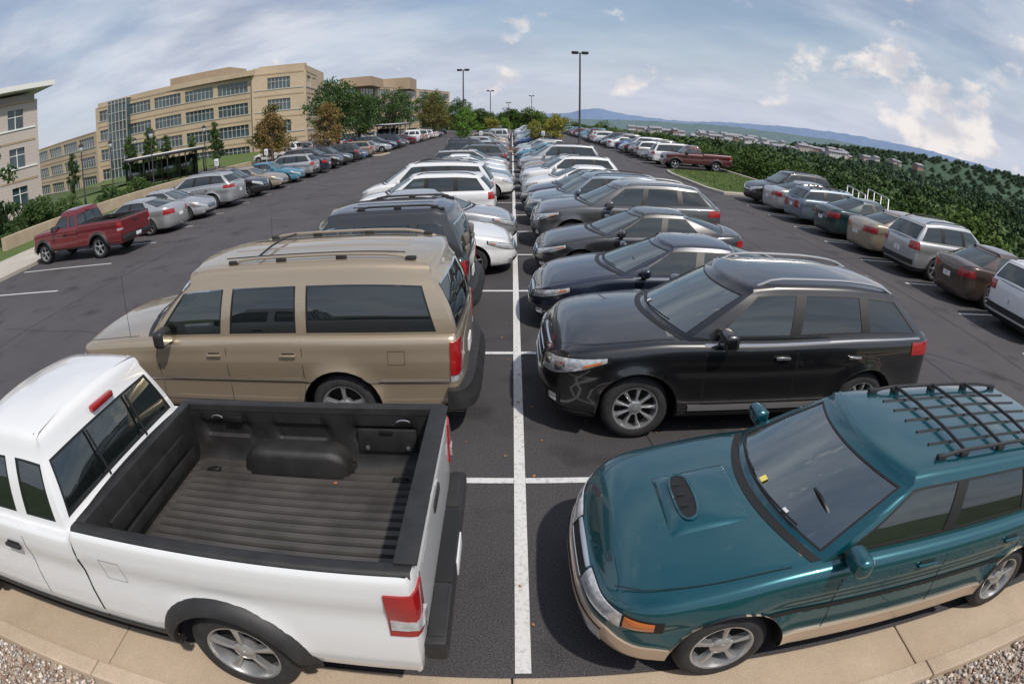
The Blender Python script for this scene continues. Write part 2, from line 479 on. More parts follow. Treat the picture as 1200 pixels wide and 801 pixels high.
    def wpt(s,q,t,off=.0):
        g=s.g;wb=min(g['wb'],s.yt(g['w0'][0]+g['w0'][1])-.012);q2=q*q
        sb=g['w0'][0]+g['w0'][1]*q2;st=g['w1'][0]+g['w1'][1]*q2;y0,y1=q*wb,q*g['wr']
        zb=s.topz(sb,y0);zt=s.Rz(st,y1)-s.edge;bl=s.bul*math.sin(pi*t)*1.2+off
        return (sb+(st-sb)*t-bl,y0+(y1-y0)*t,zb+(zt-zb)*t+off*.6)
    def sticker(s,q,t,w=.05,h=.05,mk='stick'):
        c=[s.wpt(q-w,t),s.wpt(q+w,t),s.wpt(q+w,t+h*1.6),s.wpt(q-w,t+h*1.6)]
        s.F([s.bm.verts.new(s.X((p[0]-.002,p[1],p[2]+.003))) for p in c],MI[mk])
    def finish(s,name):
        bm=s.bm
        bmesh.ops.remove_doubles(bm,verts=bm.verts,dist=2e-4)
        me=bpy.data.meshes.new(name);bm.to_mesh(me);bm.free()
        for k in MK:
            me.materials.append(PAINT['white'] if k in('paint','paint2') else M[k])
        me.set_sharp_from_angle(angle=math.radians(42))
        s.me=me;return s
def rails(c,x0,x1,y,h,r,mk,n=12):
    for sg in(1,-1):
        path=[]
        for i in range(n+1):
            t=i/n;x=x0+(x1-x0)*t
            e=math.sin(min(1,min(t,1-t)*7)*pi/2)
            path.append(c.X((x,y,c.Rz(x,y)+h*e-.01*(1-e)),sg))
        bm_tube(c.bm,path,r,MI[mk],8)
# ---- specs -------------------------------------------------------
def mk_wagon():
    c=Car(L=4.72,W=.91,cf=.62,nf=2.8,cr=.35,nr=4,z0=.25,R=.33,tw=.21,ax=(.93,3.62),spokes=5,crown=.085,tint='23RQ',Ra=.40,fine=.05,
      wp=[(0,.96),(1,1),(3.7,1),(4.72,.95)],
      top=[(0,.64),(.1,.70),(.3,.77),(.7,.86),(1.3,.96),(1.7,.985),(3,1.0),(4.3,1.02),(4.72,.99)],
      g=dict(w0=(1.22,.24),w1=(2.0,.17),r0=(4.66,.10),r1=(4.28,.08),wb=.82,wr=.655,
             roof=[(1.9,1.395),(2.4,1.435),(3.3,1.44),(4.3,1.40)],
             side=[(1.55,2.22,'1'),(2.52,2.66,'T'),(2.60,2.74,'2'),(3.50,3.46,'T'),(3.60,3.56,'3')]))
    c.body();c.green()
    b=c
    b.patch(0,b.TA,.22,[(0,.50),(.7,.50),(1,.44),(b.TA-1.2,.44),(b.TA-.8,.56),(b.TA,.56)],'paint2',.016,90,4)
    b.patch(0,b.TA,.20,.27,'black',.018,80,1)
    b.patch(0,.26,.53,.61,'black',.006,4,3);b.patch(0,.27,.52,.535,'chrome',.012,4,1);b.patch(0,.27,.605,.62,'chrome',.012,4,1)
    b.patch(.28,1.12,[(.28,.525),(1.12,.585)],[(.28,.63),(.5,.645),(.8,.672),(1.12,.685)],'trim',.004,16,3)
    b.patch(.30,.84,[(.3,.535),(.84,.56)],[(.3,.625),(.5,.64),(.84,.667)],'lens',.010,12,4,bulge=.010)
    b.patch(.86,1.06,[(.86,.575),(1.06,.60)],[(.86,.660),(1.06,.670)],'amber',.010,6,4,bulge=.006)
    b.patch(0,.45,.30,.37,'trim',.018,6,2)
    b.patch(.52,.70,.31,.41,'lens',.020,4,3,bulge=.01)
    b.patch(0,.72,.455,.463,'seam',.019,14,1)
    for x in(1.62,2.58,3.52): b.seam(x,.28,b.ztop(x)-.01)
    b.topstrip([(.20,.60),(.4,.72),(.8,.78),(1.26,.80)],.008)
    b.cowl()
    b.handles((2.38,3.38),.86,'paint')
    b.mirrors(1.66,.98,sz=(.13,.21,.15));b.seats((2.4,3.25),1.1);b.wipers(1.2,.7)
    b.hseam(.95,4.2,.66,.035,'trim',.008)
    def sc(u,v):
        if not(0<u<1 and 0<v<1):return -.01
        e=min(1,math.sin(pi*v)*1.8)**.6
        return .040*e*min(1,u*6)**.7*(1-max(0,(u-.45)/.55)**1.5)+.002
    b.toppatch(.58,1.14,-.34,.34,sc,'paint',26,28)
    V=[];cc=b.bm.verts.new(b.X((.735,0,b.topz(.735,0)+.050)))
    for t in np.linspace(0,2*pi,37)[:-1]:
        x=.735+.072*abs(math.cos(t))**.8*(1 if math.cos(t)>0 else -1);y=.25*abs(math.sin(t))**.75*(1 if math.sin(t)>0 else -1)
        V.append((x,y,b.topz(x,y)+.050))
    bv=[b.bm.verts.new(b.X(p)) for p in V]
    for i in range(len(bv)): b.F([cc,bv[i],bv[(i+1)%len(bv)]],MI['trim'])
    bm_tube(b.bm,[b.X((p[0],p[1],p[2]-.002)) for p in V+[V[0]]],.011,MI['paint'],8)
    for y in(-.12,0,.12): bm_box(b.bm,b.X((.735,y,b.topz(.735,y)+.052)),(.10,.008,.006),MI['black'])
    rails(b,2.45,4.15,.52,.048,.014,'black')
    for x in (2.75,3.2,3.65):
        bm_tube(b.bm,[b.X((x,y,b.Rz(x,y)+.048)) for y in(-.52,-.2,.2,.52)],.015,MI['black'],6)
    for x in (2.5,2.75,3.2,3.65,4.1):
        for sg in(1,-1):bm_box(b.bm,b.X((x,.52,b.Rz(x,.52)+.02),sg),(.09,.04,.045),MI['black'],.01)
    for y in(-.34,-.17,0,.17,.34):
        b.toppatch(2.5,4.1,y-.014,y+.014,lambda u,v:.010 if 0<v<1 else -.004,'black',12,4,roof=True)
    b.patch(b.TA-.62,b.TA-.30,.62,.92,'redl',.006,6,5)
    b.patch(b.TA-.12,b.TA,.66,.80,'plate',.006,3,2)
    b.sticker(0.0,.12,.035,.04);b.sticker(.45,.10,.03,.03,'plate')
    return b.finish('station_wagon')
def mk_suv():
    c=Car(L=5.1,W=1.0,cf=.72,nf=3.0,cr=.42,nr=3.6,z0=.27,R=.38,tw=.24,ax=(1.02,3.92),spokes=9,crown=.10,Ra=.45,flare=.03,tint='23RQ',fine=.05,
      wp=[(0,.95),(1.1,1),(4,1),(5.1,.93)],
      si=[(0,.07),(.1,.02),(.3,.012),(.5,.022),(.68,.0),(.82,.004),(.9,.012),(.96,.03),(1,.065)],
      top=[(0,.88),(.06,.93),(.25,1.00),(.8,1.08),(1.4,1.13),(2.2,1.13),(4,1.19),(5.1,1.2)],
      g=dict(w0=(1.22,.30),w1=(2.12,.2),r0=(5.02,.16),r1=(4.56,.16),wb=.90,wr=.69,tpr=[(2,1),(3.5,1),(4.8,.90)],
             roof=[(2.1,1.63),(2.7,1.70),(3.5,1.71),(4.2,1.66),(4.65,1.58)],
             side=[(1.78,2.42,'1'),(2.78,2.9,'T'),(2.88,3.0,'2'),(3.80,3.78,'T'),(3.90,3.88,'3'),(4.72,4.34,'p')]))
    c.body();c.green();b=c
    b.patch(0,.36,[(0,.58),(.36,.68)],[(0,.87),(.36,.87)],'trim',.008,8,4)
    for z in(.64,.72,.80): b.patch(0,.34,z-.014,z+.014,'chrome',.018,6,1)
    b.patch(0,.38,.865,.90,'chrome',.02,6,1)
    b.patch(.34,.42,.62,.88,'chrome',.016,3,4)
    b.patch(.46,1.42,[(.46,.68),(.7,.70),(1.05,.80),(1.42,.93)],[(.46,.85),(.7,.90),(1.05,.96),(1.42,.99)],'trim',.005,18,4)
    b.patch(.48,1.38,[(.48,.695),(.7,.715),(1.05,.815),(1.38,.935)],[(.48,.835),(.7,.885),(1.05,.945),(1.38,.98)],'lens',.012,20,4,bulge=.014)
    b.patch(1.14,1.32,[(1.14,.865),(1.32,.925)],[(1.14,.89),(1.32,.945)],'amber',.026,6,2)
    for a_ in(.62,.86):
        b.patch(a_-.075,a_+.075,[(a_-.075,.77),(a_+.075,.79)],[(a_-.075,.86),(a_+.075,.89)],'chrome',.028,6,4,bulge=.006)
    b.patch(0,.62,.34,.50,'trim',.008,10,3);b.patch(0,.66,.30,.335,'chrome',.012,10,1)
    b.patch(.66,.86,.38,.50,'trim',.010,5,3);b.patch(.70,.82,.40,.48,'lens',.018,4,3,bulge=.012)
    b.patch(0,b.TA,.25,.33,'black',.012,80,1)
    b.patch(b.A(1.6),b.A(3.4),.36,.42,'satin',.014,20,2)
    for x in(1.75,2.86,3.86): b.seam(x,.40,b.ztop(x)-.01)
    b.hseam(1.75,3.86,.43)
    b.topstrip([(.22,.66),(.6,.83),(1.0,.86),(1.4,.87)],.009)
    zt=b.ztop
    b.patch(b.A(1.72),b.A(4.75),lambda a:zt(b.ev(a)[0])-.022,lambda a:zt(b.ev(a)[0])-.006,'chrome',.006,40,1)
    b.cowl()
    b.handles((2.66,3.66),.98,'chrome')
    b.mirrors(1.95,1.12,sz=(.16,.26,.19));b.seats((2.6,3.5,4.3),1.22);b.wipers(1.2,.75)
    rails(b,2.4,4.35,.60,.05,.018,'satin')
    b.patch(b.A(b.L-.5),b.TA-.58,.98,1.14,'redl',.01,8,4)
    b.patch(b.TA-.13,b.TA,.72,.86,'plate',.006,3,2)
    b.sticker(-.1,.10,.03,.035,'plate')
    return b.finish('mid_suv')
def mk_bigsuv(name='large_suv',L=5.35,bars=True):
    c=Car(L=L,W=1.02,cf=.5,nf=3.0,cr=.24,nr=4.5,z0=.33,R=.38,tw=.25,ax=(.95,L-1.38),spokes=5,crown=.08,Ra=.46,flare=.03,tint='23RQ' ,fine=.055,bul=.03,
      wp=[(0,.94),(.9,1),(4,1),(L,.97)],
      si=[(0,.05),(.1,.015),(.3,.01),(.42,.02),(.55,.0),(.70,.0),(.74,.010),(.82,.012),(.92,.020),(.97,.038),(1,.07)],
      fi=[(0,.0),(.1,.0),(.35,.02),(.5,.08),(.9,.10),(1,.16)],
      ri=[(0,.0),(.2,.0),(.3,.06),(.9,.07),(1,.10)],
      top=[(0,.98),(.1,1.03),(.4,1.10),(1.4,1.17),(2.5,1.19),(L,1.2)],
      g=dict(w0=(1.28,.24),w1=(2.0,.17),r0=(L-.07,.06),r1=(L-.30,.08),wb=.94,wr=.79,tpr=[(0,1),(L-1,1),(L-.3,.97)],
             roof=[(1.95,1.83),(2.4,1.90),(4,1.925),(L-.9,1.915),(L-.3,1.87)],
             side=[(1.62,2.16,'1'),(2.55,2.64,'p'),(2.67,2.76,'2'),(3.50,3.52,'p'),(3.62,3.64,'3'),(L-.32,L-.50,'p')]),gfloor=.05,gtop=.83,edge=.10,rcrown=.06)
    c.body();c.green();b=c
    b.patch(0,.5,.72,.98,'trim',.01,8,4)
    for z in(.78,.86,.93): b.patch(0,.5,z-.015,z+.015,'chrome',.022,6,1)
    b.patch(.54,1.15,.76,.95,'lens',.012,10,4)
    b.patch(0,1.15,.38,.62,'paint2',.05,24,4,bulge=.02)
    b.patch(b.TA-1.12,b.TA,.42,.64,'black',.10,24,4)
    b.patch(b.TA-1.2,b.TA,.36,.44,'dark',.03,24,2)
    b.patch(b.A(L-.19),b.TA-.82,.78,1.14,'redl',.012,5,5,bulge=.01);b.patch(b.A(L-.19),b.TA-.82,.70,.775,'lens',.012,5,2)
    for x in(1.64,2.62,3.56): b.seam(x,.42,1.16)
    b.hseam(1.64,3.56,.44)
    b.hseam(.95,L-.2,.72,.050,'paint2',.014);b.hseam(.95,L-.2,.70,.010,'chrome',.018)
    b.topstrip([(.2,.80),(.8,.88),(1.3,.88)],.01)
    b.cowl()
    b.handles((2.46,3.40),1.0,'paint')
    b.mirrors(1.82,1.15,'black',(.15,.26,.20))
    b.seats((2.4,3.3,4.3),1.3);b.wipers(1.3,.75)
    rails(b,2.6,L-.5,.64,.050,.018,'black' if name!='large_suv' else 'paint2')
    for x in (2.7,3.3,4.0,L-.6):
        for sg in(1,-1):bm_box(b.bm,b.X((x,.64,b.Rz(x,.64)+.02),sg),(.12,.04,.05),MI['black'],.012)
    for x in (3.0,) if bars else ():
        bm_tube(b.bm,[b.X((x,y,b.Rz(x,y)+.050)) for y in(-.64,-.2,.2,.64)],.013,MI['black'],6)
    for y in(-.42,-.14,.14,.42):
        b.toppatch(2.5,L-.7,y-.010,y+.010,lambda u,v:.007 if 0<v<1 else -.004,'trim' if y in(-.42,.42) else 'paint',16,4,roof=True)
    bm_tube(b.bm,[b.X((1.15,.88,1.12)),b.X((1.2,.90,1.95))],.003,MI['black'],5)
    a=b.A(L-.75);b.patch(a-.09,a-.086,.9,1.05,'seam',.002,1,3,(1,-1),False);b.patch(a+.086,a+.09,.9,1.05,'seam',.002,1,3,(1,-1),False)
    b.patch(a-.09,a+.09,1.046,1.05,'seam',.002,3,1,(1,-1),False);b.patch(a-.09,a+.09,.9,.904,'seam',.002,3,1,(1,-1),False)
    b.patch(b.TA-.15,b.TA,.70,.84,'plate',.01,3,2)
    return b.finish(name)
def mk_sedan(name='sedan',L=4.85,W=.93,roofz=1.40,tail=0,fast=0,spokes=5,dw=4):
    c=Car(L=L,W=W,cf=.78,nf=2.7,cr=.55,nr=3.0,z0=.21,R=.33,tw=.22,ax=(.95,L-1.08),spokes=spokes,crown=.08,tint='RQ3' if fast==0 else 'R',fine=.065,
      wp=[(0,.93),(1.1,1),(L-1.2,1),(L,.92)],
      top=[(0,.60),(.08,.68),(.3,.77),(.8,.87),(1.4,.95),(2.2,.965),(L-1.2,1.0+tail),(L-.4,1.05+tail),(L-.12,1.04+tail),(L,.99+tail)],
      g=dict(w0=(1.18,.28),w1=(2.15,.2),r0=(L-.42,.22),r1=(L-1.42,.14),wb=.85,wr=.60,
             roof=[(2.1,roofz-.03),(2.6,roofz+.01),(3.1,roofz),(L-1.3,roofz-.06)],
             side=[(1.62,2.30,'1'),(2.62,2.72,'T'),(2.72,2.82,'2'),(L-1.15,L-1.52,'p')] if dw==4 else
                  [(1.7,2.38,'1'),(3.0,2.98,'p'),(3.12,3.08,'3'),(L-1.2,L-1.45,'p')]))
    c.body();c.green();b=c
    b.patch(0,.34,.44,[(0,.60),(.34,.60)],'trim',.006,8,3)
    for z in(.48,.53,.58): b.patch(0,.32,z-.008,z+.008,'chrome',.012,6,1)
    b.patch(.38,1.25,[(.38,.50),(.6,.53),(1.0,.63),(1.25,.72)],[(.38,.61),(.6,.66),(1.0,.745),(1.25,.79)],'trim',.004,18,3)
    b.patch(.40,1.22,[(.4,.51),(.6,.54),(1.0,.64),(1.22,.72)],[(.4,.60),(.6,.65),(1.0,.735),(1.22,.78)],'lens',.010,18,3,bulge=.012)
    b.patch(1.06,1.18,[(1.06,.69),(1.18,.73)],[(1.06,.72),(1.18,.75)],'amber',.018,4,2)
    b.patch(0,.55,.25,.35,'trim',.006,8,2);b.patch(.60,.74,.29,.37,'lens',.01,3,2,bulge=.008)
    b.patch(0,b.TA,.19,.24,'black',.006,70,1)
    dx=(1.66,2.68,L-1.22) if dw==4 else (1.62,3.1)
    for x in dx: b.seam(x,.27,b.ztop(x)-.01)
    b.hseam(dx[0],dx[-1],.275)
    b.topstrip([(.25,.58),(.5,.74),(.9,.80),(1.35,.80)],.008)
    b.topstrip([(L-.5,.80),(L-.3,.74),(L-.16,.62)],.008)
    b.cowl()
    b.handles([x-.17 for x in dx[1:]],.84,'paint')
    b.mirrors(1.78,.96,sz=(.12,.22,.15));b.seats((2.5,3.3),1.06);b.wipers(1.2,.7)
    b.patch(b.A(L-.34),b.TA-.42,.76,[(0,.95),(b.TA,.95)],'redl',.008,8,4)
    b.patch(b.TA-.15,b.TA,.62,.75,'plate',.006,3,2)
    if dw==4 and fast==0:
        zt=b.ztop
        b.patch(b.A(1.6),b.A(L-1.15),lambda a:zt(b.ev(a)[0])-.020,lambda a:zt(b.ev(a)[0])-.008,'chrome',.005,30,1)
    return b.finish(name)
def mk_hatch(name='crossover',L=4.55,H=1.62,W=.92,van=False):
    c=Car(L=L,W=W,cf=.7,nf=2.8,cr=.35,nr=4,z0=.24,R=.345,tw=.22,ax=(.92,L-.95),spokes=5,crown=.07,tint='23RQ',fine=.065,
      wp=[(0,.94),(1,1),(L-1,1),(L,.95)],
      top=[(0,.78),(.08,.84),(.3,.91),(.8,.99),(1.2,1.04),(2,1.05),(L,1.1)] if not van else
          [(0,.72),(.08,.80),(.3,.88),(.7,.98),(1.0,1.04),(2,1.06),(L,1.08)],
      g=dict(w0=(1.05 if not van else .85,.28),w1=(1.85 if not van else 1.8,.18),r0=(L-.05,.1),r1=(L-.42,.1),wb=.84,wr=.68,
             roof=[(1.8,H-.06),(2.4,H),(3.2,H),(L-.4,H-.06)],
             side=[(1.5,2.08,'1'),(2.35,2.42,'T'),(2.45,2.52,'2'),(3.30,3.28,'T'),(3.40,3.38,'3'),(L-.3,L-.6,'p')]))
    c.body();c.green();b=c
    b.patch(0,.3,.56,.76,'trim',.006,8,3);b.patch(0,.3,.65,.68,'chrome',.014,6,1)
    b.patch(.36,1.1,[(.36,.60),(.9,.74),(1.1,.80)],[(.36,.76),(.9,.87),(1.1,.89)],'lens',.010,14,3,bulge=.012)
    b.patch(0,.55,.30,.44,'trim',.006,8,2)
    b.patch(0,b.TA,.22,.36,'black',.010,70,2)
    for x in(1.5,2.42,3.35): b.seam(x,.38,b.ztop(x)-.01)
    b.topstrip([(.25,.60),(.5,.74),(.9,.78),(1.1,.78)],.008)
    b.cowl()
    b.handles((2.26,3.2),.92);b.mirrors(1.6,1.04,sz=(.13,.23,.17));b.seats((2.3,3.1),1.15);b.wipers(1.1,.7)
    rails(b,2.1,L-.6,.56,.05,.016,'black')
    b.patch(b.A(L-.22),b.TA-.56,.86,1.08,'redl',.008,6,4);b.patch(b.TA-.15,b.TA,.68,.82,'plate',.006,3,2)
    b.patch(b.TA-.8,b.TA,.42,.56,'black',.03,12,3)
    return b.finish(name)
def mk_truck(name='pickup_truck',L=5.35):
    b0=L-2.27;b1=L-.11
    cabr=b0-.05
    c=Car(L=L,W=.955,cf=.5,nf=3.0,cr=.10,nr=8,z0=.45,R=.39,tw=.26,ax=(.90,L-1.22),spokes=5,crown=.05,Ra=.475,flare=.045,tint='',fine=.05,
      si=[(0,.05),(.15,.01),(.4,.008),(.6,.02),(.70,.012),(.75,.0),(.93,.004),(.98,.015),(1,.03)],
      fi=[(0,.0),(.3,.0),(.5,.06),(.9,.09),(1,.16)],
      ri=[(0,.03),(.3,.0),(.9,.0),(1,.015)],
      top=[(0,1.0),(.1,1.06),(.4,1.12),(1.3,1.18),(b0-.2,1.19),(b0-.05,1.19),(b0,1.26),(L,1.28)],
      cuts=[b0-.03,b0,b1],bed=(b0-.02,L+1),
      g=dict(w0=(1.30,.20),w1=(1.85,.14),r0=(cabr-.01,.05),r1=(cabr-.15,.07),wb=.87,wr=.70,
             roof=[(1.8,1.72),(2.2,1.785),(cabr-.5,1.79),(cabr-.15,1.76)],
             side=[(1.57,1.98,'1'),(cabr-.60,cabr-.64,'p'),(cabr-.48,cabr-.52,'2'),(cabr-.14,cabr-.24,'p')]),gfloor=.1,gtop=.86,edge=.10,rcrown=.05)
    c.body();c.green();b=c
    gx=b0-.03
    bm_box(b.bm,b.X((gx,0,.85)),(.03,1.80,.74),MI['dark'])
    b.seam(b0-.025,.5,1.2,.018)
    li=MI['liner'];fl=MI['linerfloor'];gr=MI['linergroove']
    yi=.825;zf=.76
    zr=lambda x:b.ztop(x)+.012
    for sg in(1,-1):
        prev=None
        for i in range(25):
            x=b0+(L-.02-b0)*i/24;z=zr(x);yo=b.surf(b.A(min(x,L-.2)),b.ztop(x))[1]-.010
            ring=[(x,yo,z-.035),(x,yo+.004,z-.012),(x,yo-.004,z),(x,yo-.02,z+.008),(x,yi+.02,z+.008),(x,yi+.002,z-.002),(x,yi-.004,z-.05),(x,yi+.01,z-.055)]
            ring=[b.bm.verts.new(b.X(p,sg)) for p in ring]
            if prev:
                for j in range(7):
                    vs=[prev[j],ring[j],ring[j+1],prev[j+1]]
                    b.F(vs if sg>0 else vs[::-1],li)
            prev=ring
        N=48;rows=[(0,zr(L)-.05),(.0,1.14),(.02,1.12),(.02,1.00),(0,.98),(0,.88),(.03,.80),(.06,zf)]
        prev=None
        for i in range(N+1):
            x=b0+.06+(b1-.04-b0-.06)*i/N
            rc=1 if (i%16) in range(3,14) else 0
            col=[b.bm.verts.new(b.X((x,yi+ (.03*rc if dy==.02 else 0) - (dy if dy>.02 else 0),z),sg)) for dy,z in rows]
            if prev:
                for j in range(len(rows)-1):
                    vs=[prev[j],col[j],col[j+1],prev[j+1]];b.F(vs,li)
            prev=col
        wx=L-1.22
        NW=18;prev=None
        for i in range(NW+1):
            t=i/NW;x=wx-.50+1.0*t
            h=min(1,min(t,1-t)*5);h=math.sin(h*pi/2)**.7
            H=zf+.005+.22*h;yy=yi-.20*h**.3 if h>0 else yi
            col=[b.bm.verts.new(b.X(p,sg)) for p in ((x,yi+.01,H+.0),(x,yy+.05,H),(x,yy+.015,H-.02 if h>0 else H),(x,yy,max(H-.06,zf)),(x,yy-.01,zf-.01))]
            if prev:
                for j in range(4): b.F([prev[j],col[j],col[j+1],prev[j+1]],li)
            prev=col
    for (x,t) in((b0+.03,.09),(b1+.03,.09)):
        bm_box(b.bm,b.X((x,0,(zr(x)+.004+zf)/2)),(t,2*yi+.02,zr(x)+.004-zf),li,.015)
    bm_box(b.bm,b.X((b0+.085,0,1.04)),(.03,1.2,.14),li,.012)
    bm_box(b.bm,b.X((b0+.085,0,.88)),(.03,1.4,.10),li,.012)
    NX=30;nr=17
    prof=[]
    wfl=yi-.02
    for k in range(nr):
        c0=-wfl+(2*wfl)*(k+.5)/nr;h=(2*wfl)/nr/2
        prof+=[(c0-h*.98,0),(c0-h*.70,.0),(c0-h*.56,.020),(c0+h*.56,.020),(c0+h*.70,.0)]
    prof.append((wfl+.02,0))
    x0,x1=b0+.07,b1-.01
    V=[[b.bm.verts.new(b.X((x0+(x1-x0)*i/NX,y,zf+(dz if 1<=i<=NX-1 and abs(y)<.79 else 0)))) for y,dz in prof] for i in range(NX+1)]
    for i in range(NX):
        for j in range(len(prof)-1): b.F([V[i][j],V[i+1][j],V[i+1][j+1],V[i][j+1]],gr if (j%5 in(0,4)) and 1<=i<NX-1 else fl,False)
    bm_box(b.bm,b.X(((x0+x1)/2,0,zf-.05)),(x1-x0,1.7,.06),MI['dark'])
    for sg in(1,-1):
        bm_box(b.bm,b.X((b1-.36,yi-.012,1.02),sg),(.46,.03,.20),MI['black'],.012)
        bm_box(b.bm,b.X((b1-.36,yi-.03,1.10),sg),(.10,.02,.03),MI['trim'],.004)
        for x in(b1-.52,b1-.20): bm_box(b.bm,b.X((x,yi-.03,.96),sg),(.03,.02,.03),MI['satin'],.004)
        bm_box(b.bm,b.X((b0+.5,yi-.012,1.16),sg),(.16,.03,.05),MI['trim'],.006)
        for x in(b0+.35,b1-.22):
            bm_tube(b.bm,[b.X((x+.05*math.cos(t),yi-.03,zr(x)-.10+.02*math.sin(t)),sg) for t in np.linspace(0,pi,7)],.006,MI['satin'],6)
        for x in(b0+.3,b1-.25):
            bm_tube(b.bm,[b.X((x+.05*math.cos(t),.62+.02*math.sin(t),zf+.035),sg) for t in np.linspace(0,2*pi,11)],.007,MI['trim'],6)
            bm_box(b.bm,b.X((x,.62,zf+.022),sg),(.12,.06,.02),MI['trim'],.005)
    bm_box(b.bm,b.X((b1-.75,-.55,zf+.024)),(.028,.02,.004),MI['amber'],.001,(.4,'Z'))
    bm_box(b.bm,b.X((b1+.056,0,zr(L)+.010)),(.125,1.70,.016),MI['black'],.004)
    bm_box(b.bm,b.X((L+.002,0,1.10)),(.02,.26,.07),MI['black'],.01)
    bm_box(b.bm,b.X((L+.050,0,.62)),(.14,1.78,.17),MI['black'],.03)
    bm_box(b.bm,b.X((L+.055,0,.708)),(.11,.75,.010),MI['trim'],.004)
    for y in(-.62,.62):
        bm_box(b.bm,b.X((L+.05,y,.708)),(.09,.42,.012),MI['linergroove'],.004)
    bm_box(b.bm,b.X((L+.123,0,.62)),(.012,.32,.12),MI['plate'],.003)
    b.patch(b.A(L-.17),b.TA-.80,.84,1.17,'redl',.012,8,6,bulge=.014)
    b.patch(b.A(L-.155),b.TA-.81,.90,.97,'lens',.028,6,2)
    b.patch(b.TA-.78,b.TA-.77,.6,1.25,'seam',.002,1,8,(1,-1),False)
    for xc in c.ax:
        for sg in(1,-1):
            prev=None
            for k in range(25):
                ph=-.18+(pi+.36)*k/24
                ring=[]
                for (r,o) in((-.015,-.03),(-.012,.03),(.02,.04),(.075,.022),(.085,-.004)):
                    rr=c.Ra+r;x=xc-rr*math.cos(ph);z=c.R+rr*math.sin(ph);z=max(z,.40)
                    p=b.surf(b.A(x),z,o,False);ring.append(b.bm.verts.new(b.X((x,p[1],z),sg)))
                if prev:
                    for j in range(4):
                        vs=[prev[j],ring[j],ring[j+1],prev[j+1]];b.F(vs,MI['black'])
                prev=ring
    b.patch(b.A(1.42),b.A(L-1.74),.42,.50,'black',.02,20,2)
    b.patch(0,.42,.74,.97,'trim',.01,8,4)
    for z in(.80,.88): b.patch(0,.42,z-.012,z+.012,'chrome',.02,6,1)
    b.patch(.46,.95,.76,.96,'lens',.012,8,4,bulge=.01)
    b.patch(0,.9,.45,.64,'paint2',.03,20,3)
    for x in(1.60,cabr-.56): b.seam(x,.5,1.185)
    b.handles((cabr-.72,),1.0,'black')
    b.mirrors(1.76,1.17,'black',(.14,.25,.2))
    b.topstrip([(.2,.72),(.7,.82),(1.3,.82)],.008)
    b.cowl()
    a=b.A(b0+.28);b.patch(a-.09,a-.087,.92,1.09,'seam',.002,1,3,(1,-1),False);b.patch(a+.087,a+.09,.92,1.09,'seam',.002,1,3,(1,-1),False)
    b.patch(a-.09,a+.09,1.087,1.09,'seam',.002,3,1,(1,-1),False);b.patch(a-.09,a+.09,.92,.923,'seam',.002,3,1,(1,-1),False)
    b.seats((2.25,),1.22);b.wipers(1.3,.7)
    bm_box(b.bm,b.X((cabr-.125,0,1.705)),(.05,.28,.05),MI['redl'],.014)
    for y in(-.28,.28):
        bm_tube(b.bm,[b.X((cabr+.012,y,1.28)),b.X((cabr-.05,y*.99,1.48)),b.X((cabr-.105,y*.98,1.62))],.010,MI['trim'],6)
    bm_tube(b.bm,[b.X((1.1,.80,1.1)),b.X((1.15,.82,1.75))],.003,MI['black'],5)
    return b.finish(name)
T={}
T['wagon']=mk_wagon();T['suv']=mk_suv();T['big']=mk_bigsuv()
T['sedan']=mk_sedan();T['sedan2']=mk_sedan('sedan_b',4.7,.91,1.42,spokes=9)
T['coupe']=mk_sedan('coupe',4.65,.93,1.33,fast=1,dw=2)
T['hatch']=mk_hatch();T['van']=mk_hatch('minivan',5.0,1.76,.97,True)
T['truck']=mk_truck()
T['box']=mk_bigsuv('boxy_suv',4.5,False)
def place(kind,name,front_x,y,face,col,col2=None,rz=0,z=0,sy=1):
    c=T[kind];o=bpy.data.objects.new(name,c.me);link(o)
    o.location=(front_x-face*c.L/2,y,z);o.rotation_euler=(0,0,(0 if face>0 else pi)+rz);o.scale=(1,sy,1)
    for k,pc in((0,col),(MI['paint2'],col2 or col)):
        o.material_slots[k].link='OBJECT';o.material_slots[k].material=PAINT[pc] if isinstance(pc,str) and pc in PAINT else M[pc]
    return o
place('truck','pickup_truck',-.48-5.35,2.99,-1,'white','chrome')
place('wagon','station_wagon',.42,3.12,-1,'teal','gold')
place('big','large_suv',-.44-5.35,6.52,-1,'beige','tan',sy=1.03)
place('suv','midsize_suv',.30,6.48,-1,'black','black',sy=1.03)
place('box','boxy_suv',-.6-4.5,9.85,-1,'char','black',rz=-.02)
place('sedan','sedan_car',.27,9.55,-1,'navy')
place('coupe','coupe_car',.12,12.95,1,'white')
place('sedan2','sedan_car',.45,12.6,-1,'char',rz=.01)
place('sedan','sedan_car',.15,15.75,1,'silver')
place('suv','suv_car',.5,15.6,-1,'grey')
place('hatch','hatchback_car',-.5-4.55,18.7,-1,'white')
place('hatch','hatchback_car',.4,18.6,-1,'slate')
place('sedan2','sedan_car',.3,21.4,-1,'navy')
place('van','minivan',-.6-5,21.6,-1,'white')
place('hatch','hatchback_car',.1,24.4,1,'offwhite')
place('sedan','sedan_car',.35,24.2,-1,'white')
place('sedan','sedan_car',.2,27.1,1,'slate')
place('hatch','hatchback_car',.3,27.0,-1,'white')
KN={'sedan':'sedan_car','sedan2':'sedan_car','hatch':'hatchback_car','suv':'suv_car','van':'minivan','coupe':'coupe_car','truck':'pickup_truck','wagon':'station_wagon','box':'suv_car','big':'large_suv'}
rk=random.Random(3)
cols=['white','silver','white','grey','black','char','navy','slate','tan','silver','red','white','offwhite','silver','sky','maroon','blue','black']
kinds=['sedan','sedan2','hatch','sedan','suv','hatch','van','sedan2','coupe','wagon','box','sedan']
y=30.
